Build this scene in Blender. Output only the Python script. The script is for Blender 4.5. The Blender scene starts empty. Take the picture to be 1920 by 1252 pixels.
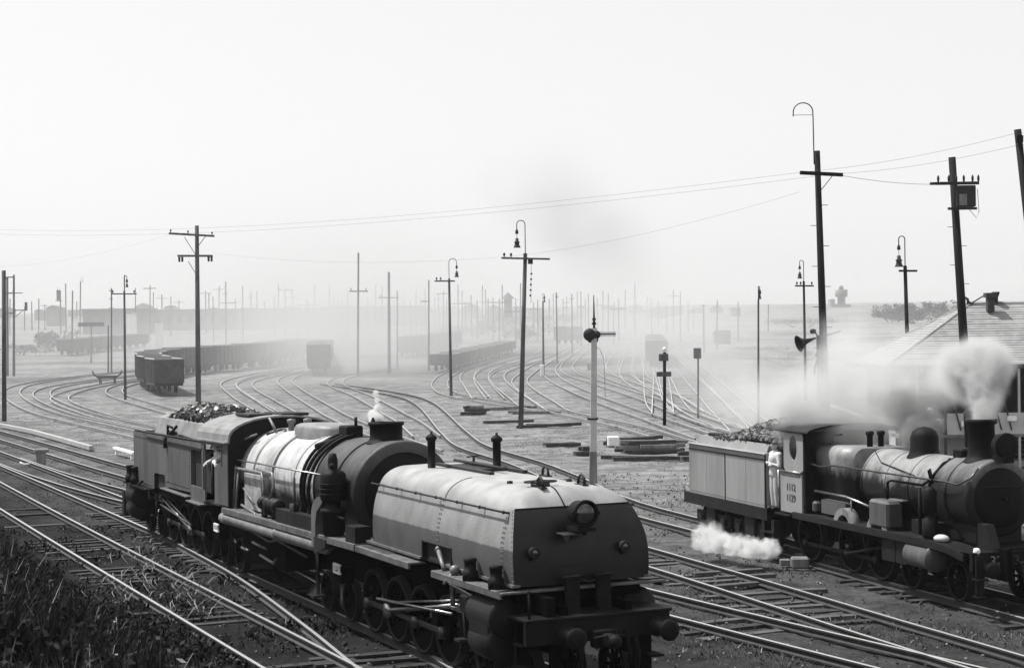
import bpy, math, random
from mathutils import Vector, Matrix, noise
random.seed(7)
SC = bpy.context.scene
COL = SC.collection
PI = math.pi

# ------------------------------------------------------------------ camera
FPX, YH, ROLL, CAMZ = 3187.0, 615.0, 0.013, 6.05
pitch = math.atan((626 - YH) / FPX)
vf = Vector((0, math.cos(pitch), -math.sin(pitch)))
vr0 = Vector((1, 0, 0)); vu0 = vr0.cross(vf)
vr = vr0 * math.cos(ROLL) - vu0 * math.sin(ROLL)
vu = vu0 * math.cos(ROLL) + vr0 * math.sin(ROLL)
CAM = Vector((0, 0, CAMZ))
cd = bpy.data.cameras.new('camera'); cam = bpy.data.objects.new('camera', cd); COL.objects.link(cam)
cd.sensor_fit = 'HORIZONTAL'; cd.sensor_width = 36.0; cd.lens = FPX / 1920 * 36
cd.clip_start = 0.1; cd.clip_end = 12000
m = Matrix((vr, vu, -vf)).transposed().to_4x4(); m.translation = CAM
cam.matrix_world = m
SC.camera = cam

# ------------------------------------------------------------------ world, sun
SUN_EL, SUN_AZ = math.radians(60), math.radians(-66)       # azimuth measured from +Y towards +X
w = bpy.data.worlds.new('World'); SC.world = w; w.use_nodes = True
nt = w.node_tree; bg = nt.nodes['Background']
sky = nt.nodes.new('ShaderNodeTexSky'); sky.sky_type = 'NISHITA'; sky.sun_disc = False
sky.sun_elevation = SUN_EL; sky.sun_rotation = SUN_AZ
sky.air_density = 1.0; sky.dust_density = 3.0; sky.ozone_density = 0.0
bw = nt.nodes.new('ShaderNodeRGBToBW'); nt.links.new(sky.outputs[0], bw.inputs[0])
pw = nt.nodes.new('ShaderNodeMath'); pw.operation = 'POWER'; pw.inputs[1].default_value = 0.28
nt.links.new(bw.outputs[0], pw.inputs[0])
mu = nt.nodes.new('ShaderNodeMath'); mu.operation = 'MULTIPLY'; mu.inputs[1].default_value = 4.6
nt.links.new(pw.outputs[0], mu.inputs[0])
nt.links.new(mu.outputs[0], bg.inputs['Color']); bg.inputs['Strength'].default_value = 0.102
sl = bpy.data.lights.new('sun', 'SUN'); sl.energy = 4.8; sl.angle = math.radians(0.6); sl.color = (1, 0.995, 0.985)
so = bpy.data.objects.new('sun', sl); COL.objects.link(so)
sdir = Vector((math.sin(SUN_AZ) * math.cos(SUN_EL), math.cos(SUN_AZ) * math.cos(SUN_EL), math.sin(SUN_EL)))
so.rotation_euler = sdir.to_track_quat('Z', 'Y').to_euler(); so.location = (-40, 20, 60)
SC.view_settings.view_transform = 'Standard'; SC.view_settings.look = 'None'
SC.view_settings.exposure = 0.42; SC.view_settings.gamma = 1.0
SC.render.engine = 'CYCLES'
SC.cycles.use_denoising = True
SC.cycles.max_bounces = 8; SC.cycles.diffuse_bounces = 2; SC.cycles.glossy_bounces = 2
SC.cycles.transmission_bounces = 2; SC.cycles.transparent_max_bounces = 8
SC.cycles.volume_bounces = 1; SC.cycles.volume_step_rate = 2.0; SC.cycles.volume_max_steps = 64

# ------------------------------------------------------------------ materials (black-and-white photograph: all greys)
def nmat(name):
    mt = bpy.data.materials.new(name); mt.use_nodes = True
    return mt, mt.node_tree, mt.node_tree.nodes['Principled BSDF']
def grey(v): return (v, v, v, 1)
def mat(name, v, rough=0.6, var=0.35, scale=3.0, metal=0.0, bump=0.0, bscale=60.0, spec=0.5, streak=False, v2=None):
    mt, t, b = nmat(name)
    tc = t.nodes.new('ShaderNodeTexCoord')
    no = t.nodes.new('ShaderNodeTexNoise'); no.inputs['Scale'].default_value = scale; no.inputs['Detail'].default_value = 8
    no.inputs['Roughness'].default_value = 0.65
    if streak:
        mp = t.nodes.new('ShaderNodeMapping'); mp.inputs['Scale'].default_value = (1, 1, 0.18)
        t.links.new(tc.outputs['Object'], mp.inputs[0]); t.links.new(mp.outputs[0], no.inputs['Vector'])
    else:
        t.links.new(tc.outputs['Object'], no.inputs['Vector'])
    cr = t.nodes.new('ShaderNodeValToRGB')
    lo = v * (1 - var); hi = v * (1 + var) if v2 is None else v2
    cr.color_ramp.elements[0].position = 0.32; cr.color_ramp.elements[0].color = grey(lo)
    cr.color_ramp.elements[1].position = 0.68; cr.color_ramp.elements[1].color = grey(hi)
    t.links.new(no.outputs[0], cr.inputs[0]); t.links.new(cr.outputs[0], b.inputs['Base Color'])
    b.inputs['Roughness'].default_value = rough; b.inputs['Metallic'].default_value = metal
    b.inputs['Specular IOR Level'].default_value = spec
    if bump:
        n2 = t.nodes.new('ShaderNodeTexNoise'); n2.inputs['Scale'].default_value = bscale; n2.inputs['Detail'].default_value = 4
        t.links.new(tc.outputs['Object'], n2.inputs['Vector'])
        bp = t.nodes.new('ShaderNodeBump'); bp.inputs['Strength'].default_value = bump; bp.inputs['Distance'].default_value = 0.02
        t.links.new(n2.outputs[0], bp.inputs['Height']); t.links.new(bp.outputs[0], b.inputs['Normal'])
    return mt
M = {}
M['black'] = mat('sooty_black_metal', 0.008, 0.6, 0.5, 5, spec=0.1, bump=0.3)
M['darkblack'] = mat('oily_underframe', 0.0025, 0.75, 0.5, 5, spec=0.04, bump=0.3)
M['front'] = mat('matt_black_plate', 0.007, 0.6, 0.4, 2.2, spec=0.12, bump=0.15, bscale=90)
M['grime'] = mat('grimy_black_plate', 0.014, 0.55, 0.4, 1.6, spec=0.15, streak=True, bump=0.15)
M['cabside'] = mat('worn_cab_paint', 0.1, 0.5, 0.35, 1.4, streak=True, spec=0.3, bump=0.1)
M['tender2'] = mat('dusty_tender_plate', 0.22, 0.6, 0.22, 1.1, streak=True, bump=0.1)
M['boiler'] = mat('boiler_cladding', 0.24, 0.45, 0.45, 1.5, spec=0.6, bump=0.15, bscale=25)
M['smokebox'] = mat('burnt_smokebox', 0.03, 0.6, 0.6, 1.8, spec=0.2, bump=0.3)
M['board'] = mat('worn_tread_plate', 0.09, 0.55, 0.5, 4)
M['bright'] = mat('bright_steel', 0.38, 0.3, 0.3, 8, metal=1.0)
M['midsteel'] = mat('oiled_steel', 0.06, 0.35, 0.4, 6, metal=0.6)
M['pipe'] = mat('pipe_lagging', 0.13, 0.45, 0.4, 5, spec=0.6)
M['coal'] = mat('coal_lumps', 0.015, 0.4, 0.7, 9, spec=0.5)
M['coalash'] = mat('dusty_coal_lumps', 0.055, 0.6, 0.6, 6)
M['white'] = mat('white_paint', 0.75, 0.6, 0.12, 6)
M['pole'] = mat('weathered_timber_pole', 0.08, 0.8, 0.5, 4, spec=.15, streak=True)
M['polelight'] = mat('grey_painted_post', 0.42, 0.7, 0.2, 2)
M['iron'] = mat('dark_iron', 0.022, 0.6, 0.4, 8, spec=.2)
M['timber'] = mat('old_timber', 0.16, 0.85, 0.5, 3, streak=True)
M['darktimber'] = mat('tarred_timber', 0.035, 0.85, 0.5, 4)
M['wagon'] = mat('wagon_sides', 0.05, 0.8, 0.5, 2)
M['wagontop'] = mat('dusty_timber_capping', 0.4, 0.9, 0.2, 2)
M['skin'] = mat('skin', 0.42, 0.55, 0.08, 10)
M['hair'] = mat('dark_hair', 0.02, 0.6, 0.3, 30)
M['shirt'] = mat('white_cotton', 0.55, 0.9, 0.08, 9)
M['trouser'] = mat('pale_cotton_drill', 0.42, 0.9, 0.12, 7)
M['darkcloth'] = mat('dark_work_cloth', 0.02, 0.9, 0.3, 12)
M['boots'] = mat('black_boots', 0.015, 0.5, 0.3, 12)
M['wallb'] = mat('cream_painted_weatherboard', 0.42, 0.75, 0.12, 2)
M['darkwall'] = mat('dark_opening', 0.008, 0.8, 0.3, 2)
M['leaf'] = mat('dull_foliage', 0.05, 0.85, 0.6, 1.2)
M['far'] = mat('distant_masonry', 0.2, 0.9, 0.3, 0.1)
M['farroof'] = mat('distant_roofing', 0.12, 0.9, 0.3, 0.1)
M['lens'] = mat('lamp_glass', 0.1, 0.06, 0.7, 9, metal=0.85)
M['wood_trackedge'] = mat('bleached_timber_beam', 0.3, 0.85, 0.2, 3)
M['letter'] = mat('faded_lettering', 0.035, 0.7, 0.2, 8)
M['letter2'] = mat('pale_lettering', 0.2, 0.7, 0.5, 8)

# tank plates: clean upper band over a dirty lower band, hard edge on the steel itself
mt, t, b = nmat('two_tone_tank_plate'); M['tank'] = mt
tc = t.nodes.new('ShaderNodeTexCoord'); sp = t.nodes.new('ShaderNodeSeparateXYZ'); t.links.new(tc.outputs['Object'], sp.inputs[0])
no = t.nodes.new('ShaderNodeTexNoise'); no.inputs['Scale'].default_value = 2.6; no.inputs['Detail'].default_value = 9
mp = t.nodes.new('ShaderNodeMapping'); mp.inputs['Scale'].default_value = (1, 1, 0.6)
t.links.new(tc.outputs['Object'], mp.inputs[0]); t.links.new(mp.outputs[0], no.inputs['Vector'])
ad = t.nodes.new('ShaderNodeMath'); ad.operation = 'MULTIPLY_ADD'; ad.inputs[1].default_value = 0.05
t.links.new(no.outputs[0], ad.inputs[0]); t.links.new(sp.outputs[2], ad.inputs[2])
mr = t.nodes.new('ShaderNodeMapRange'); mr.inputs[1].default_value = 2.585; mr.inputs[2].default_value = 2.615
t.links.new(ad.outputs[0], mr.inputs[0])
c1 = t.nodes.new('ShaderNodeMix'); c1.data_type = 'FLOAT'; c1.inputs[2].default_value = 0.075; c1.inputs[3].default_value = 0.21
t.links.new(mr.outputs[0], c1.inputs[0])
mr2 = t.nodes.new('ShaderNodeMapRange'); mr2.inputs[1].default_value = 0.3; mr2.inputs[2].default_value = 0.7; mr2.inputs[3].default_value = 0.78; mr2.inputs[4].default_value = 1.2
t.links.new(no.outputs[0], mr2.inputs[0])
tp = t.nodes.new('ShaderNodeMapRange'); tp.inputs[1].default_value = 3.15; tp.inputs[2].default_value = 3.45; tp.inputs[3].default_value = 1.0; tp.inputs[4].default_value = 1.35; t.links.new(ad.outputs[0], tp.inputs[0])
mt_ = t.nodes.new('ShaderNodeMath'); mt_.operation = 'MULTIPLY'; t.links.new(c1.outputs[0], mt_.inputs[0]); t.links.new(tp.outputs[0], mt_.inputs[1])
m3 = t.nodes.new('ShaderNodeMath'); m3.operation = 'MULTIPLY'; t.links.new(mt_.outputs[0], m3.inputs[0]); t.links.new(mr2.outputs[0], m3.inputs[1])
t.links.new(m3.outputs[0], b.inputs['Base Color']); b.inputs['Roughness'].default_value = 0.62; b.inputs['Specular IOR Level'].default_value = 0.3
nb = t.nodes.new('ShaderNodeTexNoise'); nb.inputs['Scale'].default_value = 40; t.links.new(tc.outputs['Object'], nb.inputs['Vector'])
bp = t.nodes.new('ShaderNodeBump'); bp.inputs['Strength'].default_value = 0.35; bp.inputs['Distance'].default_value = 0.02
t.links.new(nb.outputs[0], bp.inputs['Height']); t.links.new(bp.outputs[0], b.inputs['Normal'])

# black barrel paint below, sky and sun sheen painted pale on its upper half
def sheen_barrel_mat(name, zmid, low, high, wdt, rough=0.45):
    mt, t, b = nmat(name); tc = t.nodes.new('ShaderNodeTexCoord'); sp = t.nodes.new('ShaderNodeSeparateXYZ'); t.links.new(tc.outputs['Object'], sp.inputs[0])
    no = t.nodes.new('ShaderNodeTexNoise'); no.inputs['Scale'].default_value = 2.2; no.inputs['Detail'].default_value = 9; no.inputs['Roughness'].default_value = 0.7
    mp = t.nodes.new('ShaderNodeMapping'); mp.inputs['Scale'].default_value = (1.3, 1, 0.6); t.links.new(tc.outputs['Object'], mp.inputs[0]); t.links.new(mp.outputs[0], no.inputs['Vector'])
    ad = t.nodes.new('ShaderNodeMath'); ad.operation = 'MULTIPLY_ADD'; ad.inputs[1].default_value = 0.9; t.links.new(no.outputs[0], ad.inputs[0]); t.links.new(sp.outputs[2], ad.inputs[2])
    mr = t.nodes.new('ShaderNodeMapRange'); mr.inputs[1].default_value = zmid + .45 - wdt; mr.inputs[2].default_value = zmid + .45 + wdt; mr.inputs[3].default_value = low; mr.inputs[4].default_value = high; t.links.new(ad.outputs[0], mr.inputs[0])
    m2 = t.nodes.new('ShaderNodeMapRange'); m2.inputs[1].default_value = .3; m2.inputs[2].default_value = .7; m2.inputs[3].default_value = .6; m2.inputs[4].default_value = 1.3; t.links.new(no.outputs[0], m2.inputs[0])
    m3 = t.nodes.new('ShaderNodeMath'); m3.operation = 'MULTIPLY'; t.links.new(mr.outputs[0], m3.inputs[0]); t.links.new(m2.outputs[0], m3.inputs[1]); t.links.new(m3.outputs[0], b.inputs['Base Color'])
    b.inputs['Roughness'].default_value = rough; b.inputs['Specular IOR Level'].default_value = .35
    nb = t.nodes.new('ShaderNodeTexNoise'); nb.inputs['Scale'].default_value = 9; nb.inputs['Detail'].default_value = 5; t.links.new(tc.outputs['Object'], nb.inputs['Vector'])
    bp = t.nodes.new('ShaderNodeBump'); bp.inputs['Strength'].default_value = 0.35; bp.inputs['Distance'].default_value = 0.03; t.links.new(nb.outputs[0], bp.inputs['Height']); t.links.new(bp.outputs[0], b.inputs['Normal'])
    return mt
M['boiler'] = sheen_barrel_mat('boiler_cladding', 2.6, 0.03, 0.43, 0.22)
M['boiler2'] = sheen_barrel_mat('smaller_boiler_cladding', 2.52, 0.008, 0.22, 0.16)
M['smokebox'] = sheen_barrel_mat('burnt_smokebox', 3.3, 0.008, 0.06, 0.3, .6)
M['smokebox2'] = sheen_barrel_mat('burnt_smaller_smokebox', 2.78, 0.004, 0.12, 0.2, .55)
M['roofdust'] = mat('dusty_cab_roof', 0.17, 0.55, 0.35, 2, bump=.2, bscale=12)
M['poledark'] = mat('tarred_timber_pole', 0.012, 0.8, 0.5, 4, spec=.1, streak=True)
# ground: cinders near the camera, paler dry earth beyond, plus painted vignetting
def ground_mat(name, near, far_, gy0, gy1):
    mt, t, b = nmat(name)
    ge = t.nodes.new('ShaderNodeNewGeometry'); sp = t.nodes.new('ShaderNodeSeparateXYZ'); t.links.new(ge.outputs['Position'], sp.inputs[0])
    def noi(s, d=8, r=0.6):
        n = t.nodes.new('ShaderNodeTexNoise'); n.inputs['Scale'].default_value = s; n.inputs['Detail'].default_value = d; n.inputs['Roughness'].default_value = r
        t.links.new(ge.outputs['Position'], n.inputs['Vector']); return n.outputs[0]
    def mth(op, a, bb=None, c=None):
        n = t.nodes.new('ShaderNodeMath'); n.operation = op
        for i, q in enumerate((a, bb, c)):
            if q is None: continue
            if isinstance(q, (int, float)): n.inputs[i].default_value = q
            else: t.links.new(q, n.inputs[i])
        return n.outputs[0]
    def mapr(v, a, bb, c, d):
        n = t.nodes.new('ShaderNodeMapRange')
        t.links.new(v, n.inputs[0]); n.inputs[1].default_value = a; n.inputs[2].default_value = bb; n.inputs[3].default_value = c; n.inputs[4].default_value = d
        return n.outputs[0]
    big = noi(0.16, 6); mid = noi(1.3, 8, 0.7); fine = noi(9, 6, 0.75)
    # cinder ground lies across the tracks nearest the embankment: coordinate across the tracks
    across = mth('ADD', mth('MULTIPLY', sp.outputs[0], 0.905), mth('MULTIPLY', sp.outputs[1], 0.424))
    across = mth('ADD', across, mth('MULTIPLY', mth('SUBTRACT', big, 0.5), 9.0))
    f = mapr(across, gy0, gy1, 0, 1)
    vignette = mapr(mth('ADD', sp.outputs[1], mth('MULTIPLY', mth('SUBTRACT', big, 0.5), 22.0)), 34, 66, 0.22, 1.0)  # lens vignetting painted into the soil colour: foreground darkened by distance
    f = mth('MULTIPLY', f, vignette)
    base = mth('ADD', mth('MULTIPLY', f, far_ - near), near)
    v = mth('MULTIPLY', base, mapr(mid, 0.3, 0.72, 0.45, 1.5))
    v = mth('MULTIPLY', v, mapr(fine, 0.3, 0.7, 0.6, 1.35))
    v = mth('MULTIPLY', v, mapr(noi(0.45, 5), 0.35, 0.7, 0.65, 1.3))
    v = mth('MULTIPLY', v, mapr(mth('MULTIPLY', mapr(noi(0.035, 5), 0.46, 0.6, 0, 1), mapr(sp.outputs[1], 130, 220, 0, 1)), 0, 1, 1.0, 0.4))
    t.links.new(v, b.inputs['Base Color']); b.inputs['Roughness'].default_value = 0.95; b.inputs['Specular IOR Level'].default_value = 0.1
    bp = t.nodes.new('ShaderNodeBump'); bp.inputs['Strength'].default_value = 1.0; bp.inputs['Distance'].default_value = 0.09
    t.links.new(mth('ADD', mth('ADD', fine, mid), mth('MULTIPLY', noi(34, 4), .7)), bp.inputs['Height']); t.links.new(bp.outputs[0], b.inputs['Normal'])
    return mt
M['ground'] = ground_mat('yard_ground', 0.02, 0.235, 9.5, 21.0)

# ------------------------------------------------------------------ terrain heights and photo-to-ground helpers
def frame_xy(ox, oy, th):
    a = math.radians(th); return Vector((ox, oy)), Vector((math.sin(a), -math.cos(a))), Vector((math.cos(a), math.sin(a)))
TH1, TH2 = 24.991, 17.778
a1 = math.radians(TH1); a2 = math.radians(TH2)
O1 = (0.5055 + 0.7525 * math.cos(a1) - 0.05 * math.cos(a1), 26.432 + 0.7525 * math.sin(a1) - 0.05 * math.sin(a1))
O2 = (10.11 + 0.7525 * math.cos(a2), 33.897 + 0.7525 * math.sin(a2))
gO, gX, gY = frame_xy(O1[0], O1[1], TH1)
def smooth(a, b, x):
    t_ = min(1, max(0, (x - a) / (b - a))); return t_ * t_ * (3 - 2 * t_)
LAT_B = (Vector((-7.0, 35.47)) - gO).dot(gY)
def terr(x, y):
    z = 0.013 * max(0, y - 120)
    if y > 1000: z += 4.0 * smooth(1000, 1500, y) + 3 * noise.noise(Vector((x * 0.004, y * 0.004, 0)))
    if y < 75:
        lat = (Vector((x, y)) - gO).dot(gY)
        d = LAT_B - 1.3 - lat
        if d > 0:
            z += min(0.46 * d, 0.46 * 9.0) * smooth(0, 1.5, d)
    return z
def ray(px, py): return vf + vr * ((px - 960) / FPX) - vu * ((py - 626) / FPX)
def G(px, py):
    v = ray(px, py); t_ = 20.0; p = CAM.copy()
    while t_ < 2600:
        p = CAM + v * t_
        if p.z <= 0.013 * max(0, p.y - 120): break
        t_ *= 1.002
    return p
def at(px, py, Y):
    v = ray(px, py); return CAM + v * (Y / v.y)

# ------------------------------------------------------------------ mesh builder
class MB:
    def __init__(s): s.v = []; s.f = []; s.m = []; s.sm = []
    def add(s, vs, fs, mi=0, sm=False):
        o = len(s.v); s.v += [tuple(q) for q in vs]
        for f_ in fs: s.f.append(tuple(i + o for i in f_)); s.m.append(mi); s.sm.append(sm)
        return s
    def box(s, x0, x1, y0, y1, z0, z1, mi=0, bev=0.0, M_=None):
        if bev > 0:
            pts = []
            b_ = min(bev, (x1 - x0) * .49, (y1 - y0) * .49, (z1 - z0) * .49)
            vs = []
            for sx, sy, sz in [(i, j, k) for i in (0, 1) for j in (0, 1) for k in (0, 1)]:
                X = (x0, x1)[sx]; Y = (y0, y1)[sy]; Z = (z0, z1)[sz]; dx = b_ if sx == 0 else -b_; dy = b_ if sy == 0 else -b_; dz = b_ if sz == 0 else -b_
                vs += [(X, Y + dy, Z + dz), (X + dx, Y, Z + dz), (X + dx, Y + dy, Z)]
            def I(i, j, k, a): return (i * 4 + j * 2 + k) * 3 + a
            fs = []
            for a in range(3):
                for e in (0, 1):
                    q = []
                    for (p_, q_) in ((0, 0), (1, 0), (1, 1), (0, 1)):
                        c = [0, 0, 0]; c[a] = e; c[(a + 1) % 3] = p_; c[(a + 2) % 3] = q_; q.append(I(*c, a))
                    fs.append(tuple(q if e else q[::-1]))
            for a in range(3):
                b2, c2 = (a + 1) % 3, (a + 2) % 3
                for p_ in (0, 1):
                    for q_ in (0, 1):
                        c0 = [0, 0, 0]; c1_ = [0, 0, 0]; c0[b2] = c1_[b2] = p_; c0[c2] = c1_[c2] = q_; c1_[a] = 1
                        q = [I(*c0, b2), I(*c1_, b2), I(*c1_, c2), I(*c0, c2)]
                        fs.append(tuple(q if (p_ ^ q_) else q[::-1]))
            for i in (0, 1):
                for j in (0, 1):
                    for k in (0, 1):
                        q = [I(i, j, k, 0), I(i, j, k, 1), I(i, j, k, 2)]
                        fs.append(tuple(q if (i + j + k) % 2 else q[::-1]))
        else:
            vs = [(x, y, z) for x in (x0, x1) for y in (y0, y1) for z in (z0, z1)]
            fs = [(0, 1, 3, 2), (4, 6, 7, 5), (0, 4, 5, 1), (2, 3, 7, 6), (0, 2, 6, 4), (1, 5, 7, 3)]
        if M_: vs = [M_ @ Vector(q) for q in vs]
        return s.add(vs, fs, mi)
    def tube(s, pts, r, n=10, mi=0, caps=True, r1=None):
        pts = [Vector(p) for p in pts]; rings = []; N = len(pts)
        if not isinstance(r, (list, tuple)):
            r = [r + ((r1 if r1 is not None else r) - r) * i / max(1, N - 1) for i in range(N)]
        up = None
        for i, p in enumerate(pts):
            d = (pts[min(i + 1, N - 1)] - pts[max(i - 1, 0)]).normalized()
            if up is None: up = Vector((0, 0, 1)) if abs(d.z) < .9 else Vector((1, 0, 0))
            a = d.cross(up).normalized(); b_ = a.cross(d).normalized(); up = b_
            rings.append([p + (a * math.cos(2 * PI * k / n) + b_ * math.sin(2 * PI * k / n)) * r[i] for k in range(n)])
        vs = [q for rg in rings for q in rg]; fs = []
        for i in range(N - 1):
            for k in range(n):
                k2 = (k + 1) % n; fs.append((i * n + k, i * n + k2, (i + 1) * n + k2, (i + 1) * n + k))
        s.add(vs, fs, mi, n > 5)
        if caps:
            o = len(s.v) - len(vs)
            s.f.append(tuple(o + k for k in range(n))[::-1]); s.m.append(mi); s.sm.append(False)
            s.f.append(tuple(o + (N - 1) * n + k for k in range(n))); s.m.append(mi); s.sm.append(False)
        return s
    def lathe(s, prof, c=(0, 0, 0), axis='z', n=32, mi=0, sm=True, a0=0, a1=2 * PI):
        """prof: list of (radius, along)"""
        c = Vector(c); full = abs(a1 - a0 - 2 * PI) < 1e-6; K = n if full else n + 1
        vs = []
        for (r_, h) in prof:
            for k in range(K):
                a = a0 + (a1 - a0) * k / n; u, v_ = r_ * math.cos(a), r_ * math.sin(a)
                q = (h, u, v_) if axis == 'x' else (u, h, v_) if axis == 'y' else (u, v_, h)
                vs.append(c + Vector(q))
        fs = []
        for i in range(len(prof) - 1):
            for k in range(n):
                k2 = (k + 1) % K if full else k + 1
                fs.append((i * K + k, i * K + k2, (i + 1) * K + k2, (i + 1) * K + k))
        return s.add(vs, fs, mi, sm)
    def prism(s, out, h0, h1, axis='y', mi=0, sm=False):
        """outline in the two other axes, extruded along axis; axis y: outline (x,z); axis x: (y,z); axis z: (x,y)"""
        n = len(out)
        def P(a, b_, h): return (a, h, b_) if axis == 'y' else (h, a, b_) if axis == 'x' else (a, b_, h)
        vs = [P(a, b_, h0) for a, b_ in out] + [P(a, b_, h1) for a, b_ in out]
        s.add(vs, [tuple(range(n)), tuple(range(2 * n - 1, n - 1, -1))], mi, False)
        s.add(vs, [(i, (i + 1) % n, (i + 1) % n + n, i + n) for i in range(n)], mi, sm)
        return s
    def ball(s, c, r, n=10, mi=0, sc=(1, 1, 1)):
        c = Vector(c); vs = []; fs = []; R_ = max(4, n // 2)
        for i in range(R_ + 1):
            ph = PI * i / R_
            for k in range(n):
                a = 2 * PI * k / n
                vs.append(c + Vector((r * sc[0] * math.sin(ph) * math.cos(a), r * sc[1] * math.sin(ph) * math.sin(a), r * sc[2] * math.cos(ph))))
        for i in range(R_):
            for k in range(n):
                k2 = (k + 1) % n; fs.append((i * n + k, (i + 1) * n + k, (i + 1) * n + k2, i * n + k2))
        return s.add(vs, fs, mi, True)
    def clusters(s):
        n = len(s.v); par = list(range(n))
        def find(a):
            while par[a] != a: par[a] = par[par[a]]; a = par[a]
            return a
        for f_ in s.f:
            r0 = find(f_[0])
            for i in f_[1:]: par[find(i)] = r0
        isl = {}
        for i, f_ in enumerate(s.f): isl.setdefault(find(f_[0]), []).append(i)
        items = []
        for fl in isl.values():
            vs = {j for i in fl for j in s.f[i]}; P = [s.v[j] for j in vs]
            items.append([[min(p[k] for p in P) - .02 for k in range(3)], [max(p[k] for p in P) + .02 for k in range(3)], fl])
        ch = True
        while ch:
            ch = False; out = []
            for it in items:
                for o_ in out:
                    if all(it[0][k] <= o_[1][k] and it[1][k] >= o_[0][k] for k in range(3)):
                        o_[0] = [min(a, b) for a, b in zip(o_[0], it[0])]; o_[1] = [max(a, b) for a, b in zip(o_[1], it[1])]; o_[2] += it[2]; ch = True; break
                else: out.append(it)
            items = out
        return [it[2] for it in items]
    def build(s, name, mats, parent=None, fn=None, loc=None, fix=True):
        if parent and fix and len(s.f) < 4000 and 'rivet' not in name:
            cl = s.clusters()
            if 1 < len(cl) <= 24:
                first = None
                for fl in cl:
                    q = MB(); mp = {}
                    for i in fl:
                        nf = []
                        for j in s.f[i]:
                            if j not in mp: mp[j] = len(q.v); q.v.append(s.v[j])
                            nf.append(mp[j])
                        q.f.append(tuple(nf)); q.m.append(s.m[i]); q.sm.append(s.sm[i])
                    o = q._build(name, mats, parent, fn, loc, fix); first = first or o
                return first
        return s._build(name, mats, parent, fn, loc, fix)
    def _build(s, name, mats, parent=None, fn=None, loc=None, fix=True):
        me = bpy.data.meshes.new(name)
        vs = [fn(*q) for q in s.v] if fn else s.v
        me.from_pydata(vs, [], s.f)
        if not isinstance(mats, (list, tuple)): mats = [mats]
        for q in mats: me.materials.append(M[q] if isinstance(q, str) else q)
        me.polygons.foreach_set('material_index', s.m); me.polygons.foreach_set('use_smooth', s.sm)
        me.update()
        if fix and len(s.f) < 60000:
            import bmesh
            bm_ = bmesh.new(); bm_.from_mesh(me); bmesh.ops.remove_doubles(bm_, verts=bm_.verts, dist=1e-5)
            bmesh.ops.recalc_face_normals(bm_, faces=bm_.faces); bm_.to_mesh(me); bm_.free()
        o = bpy.data.objects.new(name, me); COL.objects.link(o)
        if parent: o.parent = parent
        if loc: o.location = loc
        return o
def tag(o, label=None, cat=None, group=None, kind=None):
    if label: o['label'] = label
    if cat: o['category'] = cat
    if group: o['group'] = group
    if kind: o['kind'] = kind
    return o
def empty(name, loc, rz=0, label=None, cat=None, group=None, kind=None):
    o = bpy.data.objects.new(name, None); COL.objects.link(o); o.location = loc; o.rotation_euler = (0, 0, rz)
    o.empty_display_size = 0.3
    return tag(o, label, cat, group, kind)
KIDS = {}
def copy_tree(o, parent=None):
    c = o.copy(); COL.objects.link(c)
    if parent: c.parent = parent
    for ch in [q for q in COL.objects if q.parent == o]: copy_tree(ch, c)
    return c
def text_mesh(name, txt, size, mt_, parent, mtx, extrude=0.004):
    cu = bpy.data.curves.new(name, 'FONT'); cu.body = txt; cu.size = size; cu.extrude = extrude; cu.align_x = 'CENTER'; cu.align_y = 'CENTER'
    ob = bpy.data.objects.new(name + '_src', cu); COL.objects.link(ob)
    dg = bpy.context.evaluated_depsgraph_get()
    me = bpy.data.meshes.new_from_object(ob.evaluated_get(dg)); bpy.data.objects.remove(ob)
    me.materials.clear(); me.materials.append(M[mt_])
    o = bpy.data.objects.new(name, me); COL.objects.link(o); o.parent = parent; o.matrix_local = mtx
    return o

# ------------------------------------------------------------------ ground sheet
def make_ground():
    ys = []; y = -25.0
    while y < 3600:
        ys.append(y); y += 0.3 if 10 < y < 62 else (1.0 if y < 150 else y * 0.012)
    NX = 260; vs = []; fs = []
    for y in ys:
        hw = 28 + 0.62 * max(0, y)
        for i in range(NX + 1):
            t_ = i / NX * 2 - 1; x = hw * (0.55 * t_ + 0.45 * t_ ** 3) * 1.0
            z = terr(x, y)
            if y < 160: z += 0.04 * noise.noise(Vector((x * .9, y * .9, 0))) + 0.03 * noise.noise(Vector((x * 2.7, y * 2.7, 3))) - 0.05
            if 10 < y < 75:
                lat = (Vector((x, y)) - gO).dot(gY)
                if lat < LAT_B - 1.3: z += 0.25 * noise.noise(Vector((x * .5, y * .5, 9)))
            vs.append((x, y, z))
    W_ = NX + 1
    for j in range(len(ys) - 1):
        for i in range(NX):
            a = j * W_ + i; fs.append((a, a + 1, a + 1 + W_, a + W_))
    b_ = MB(); b_.add(vs, fs, 0, True)
    return tag(b_.build('ground', 'ground', fix=False), kind='structure')
make_ground()

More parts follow.
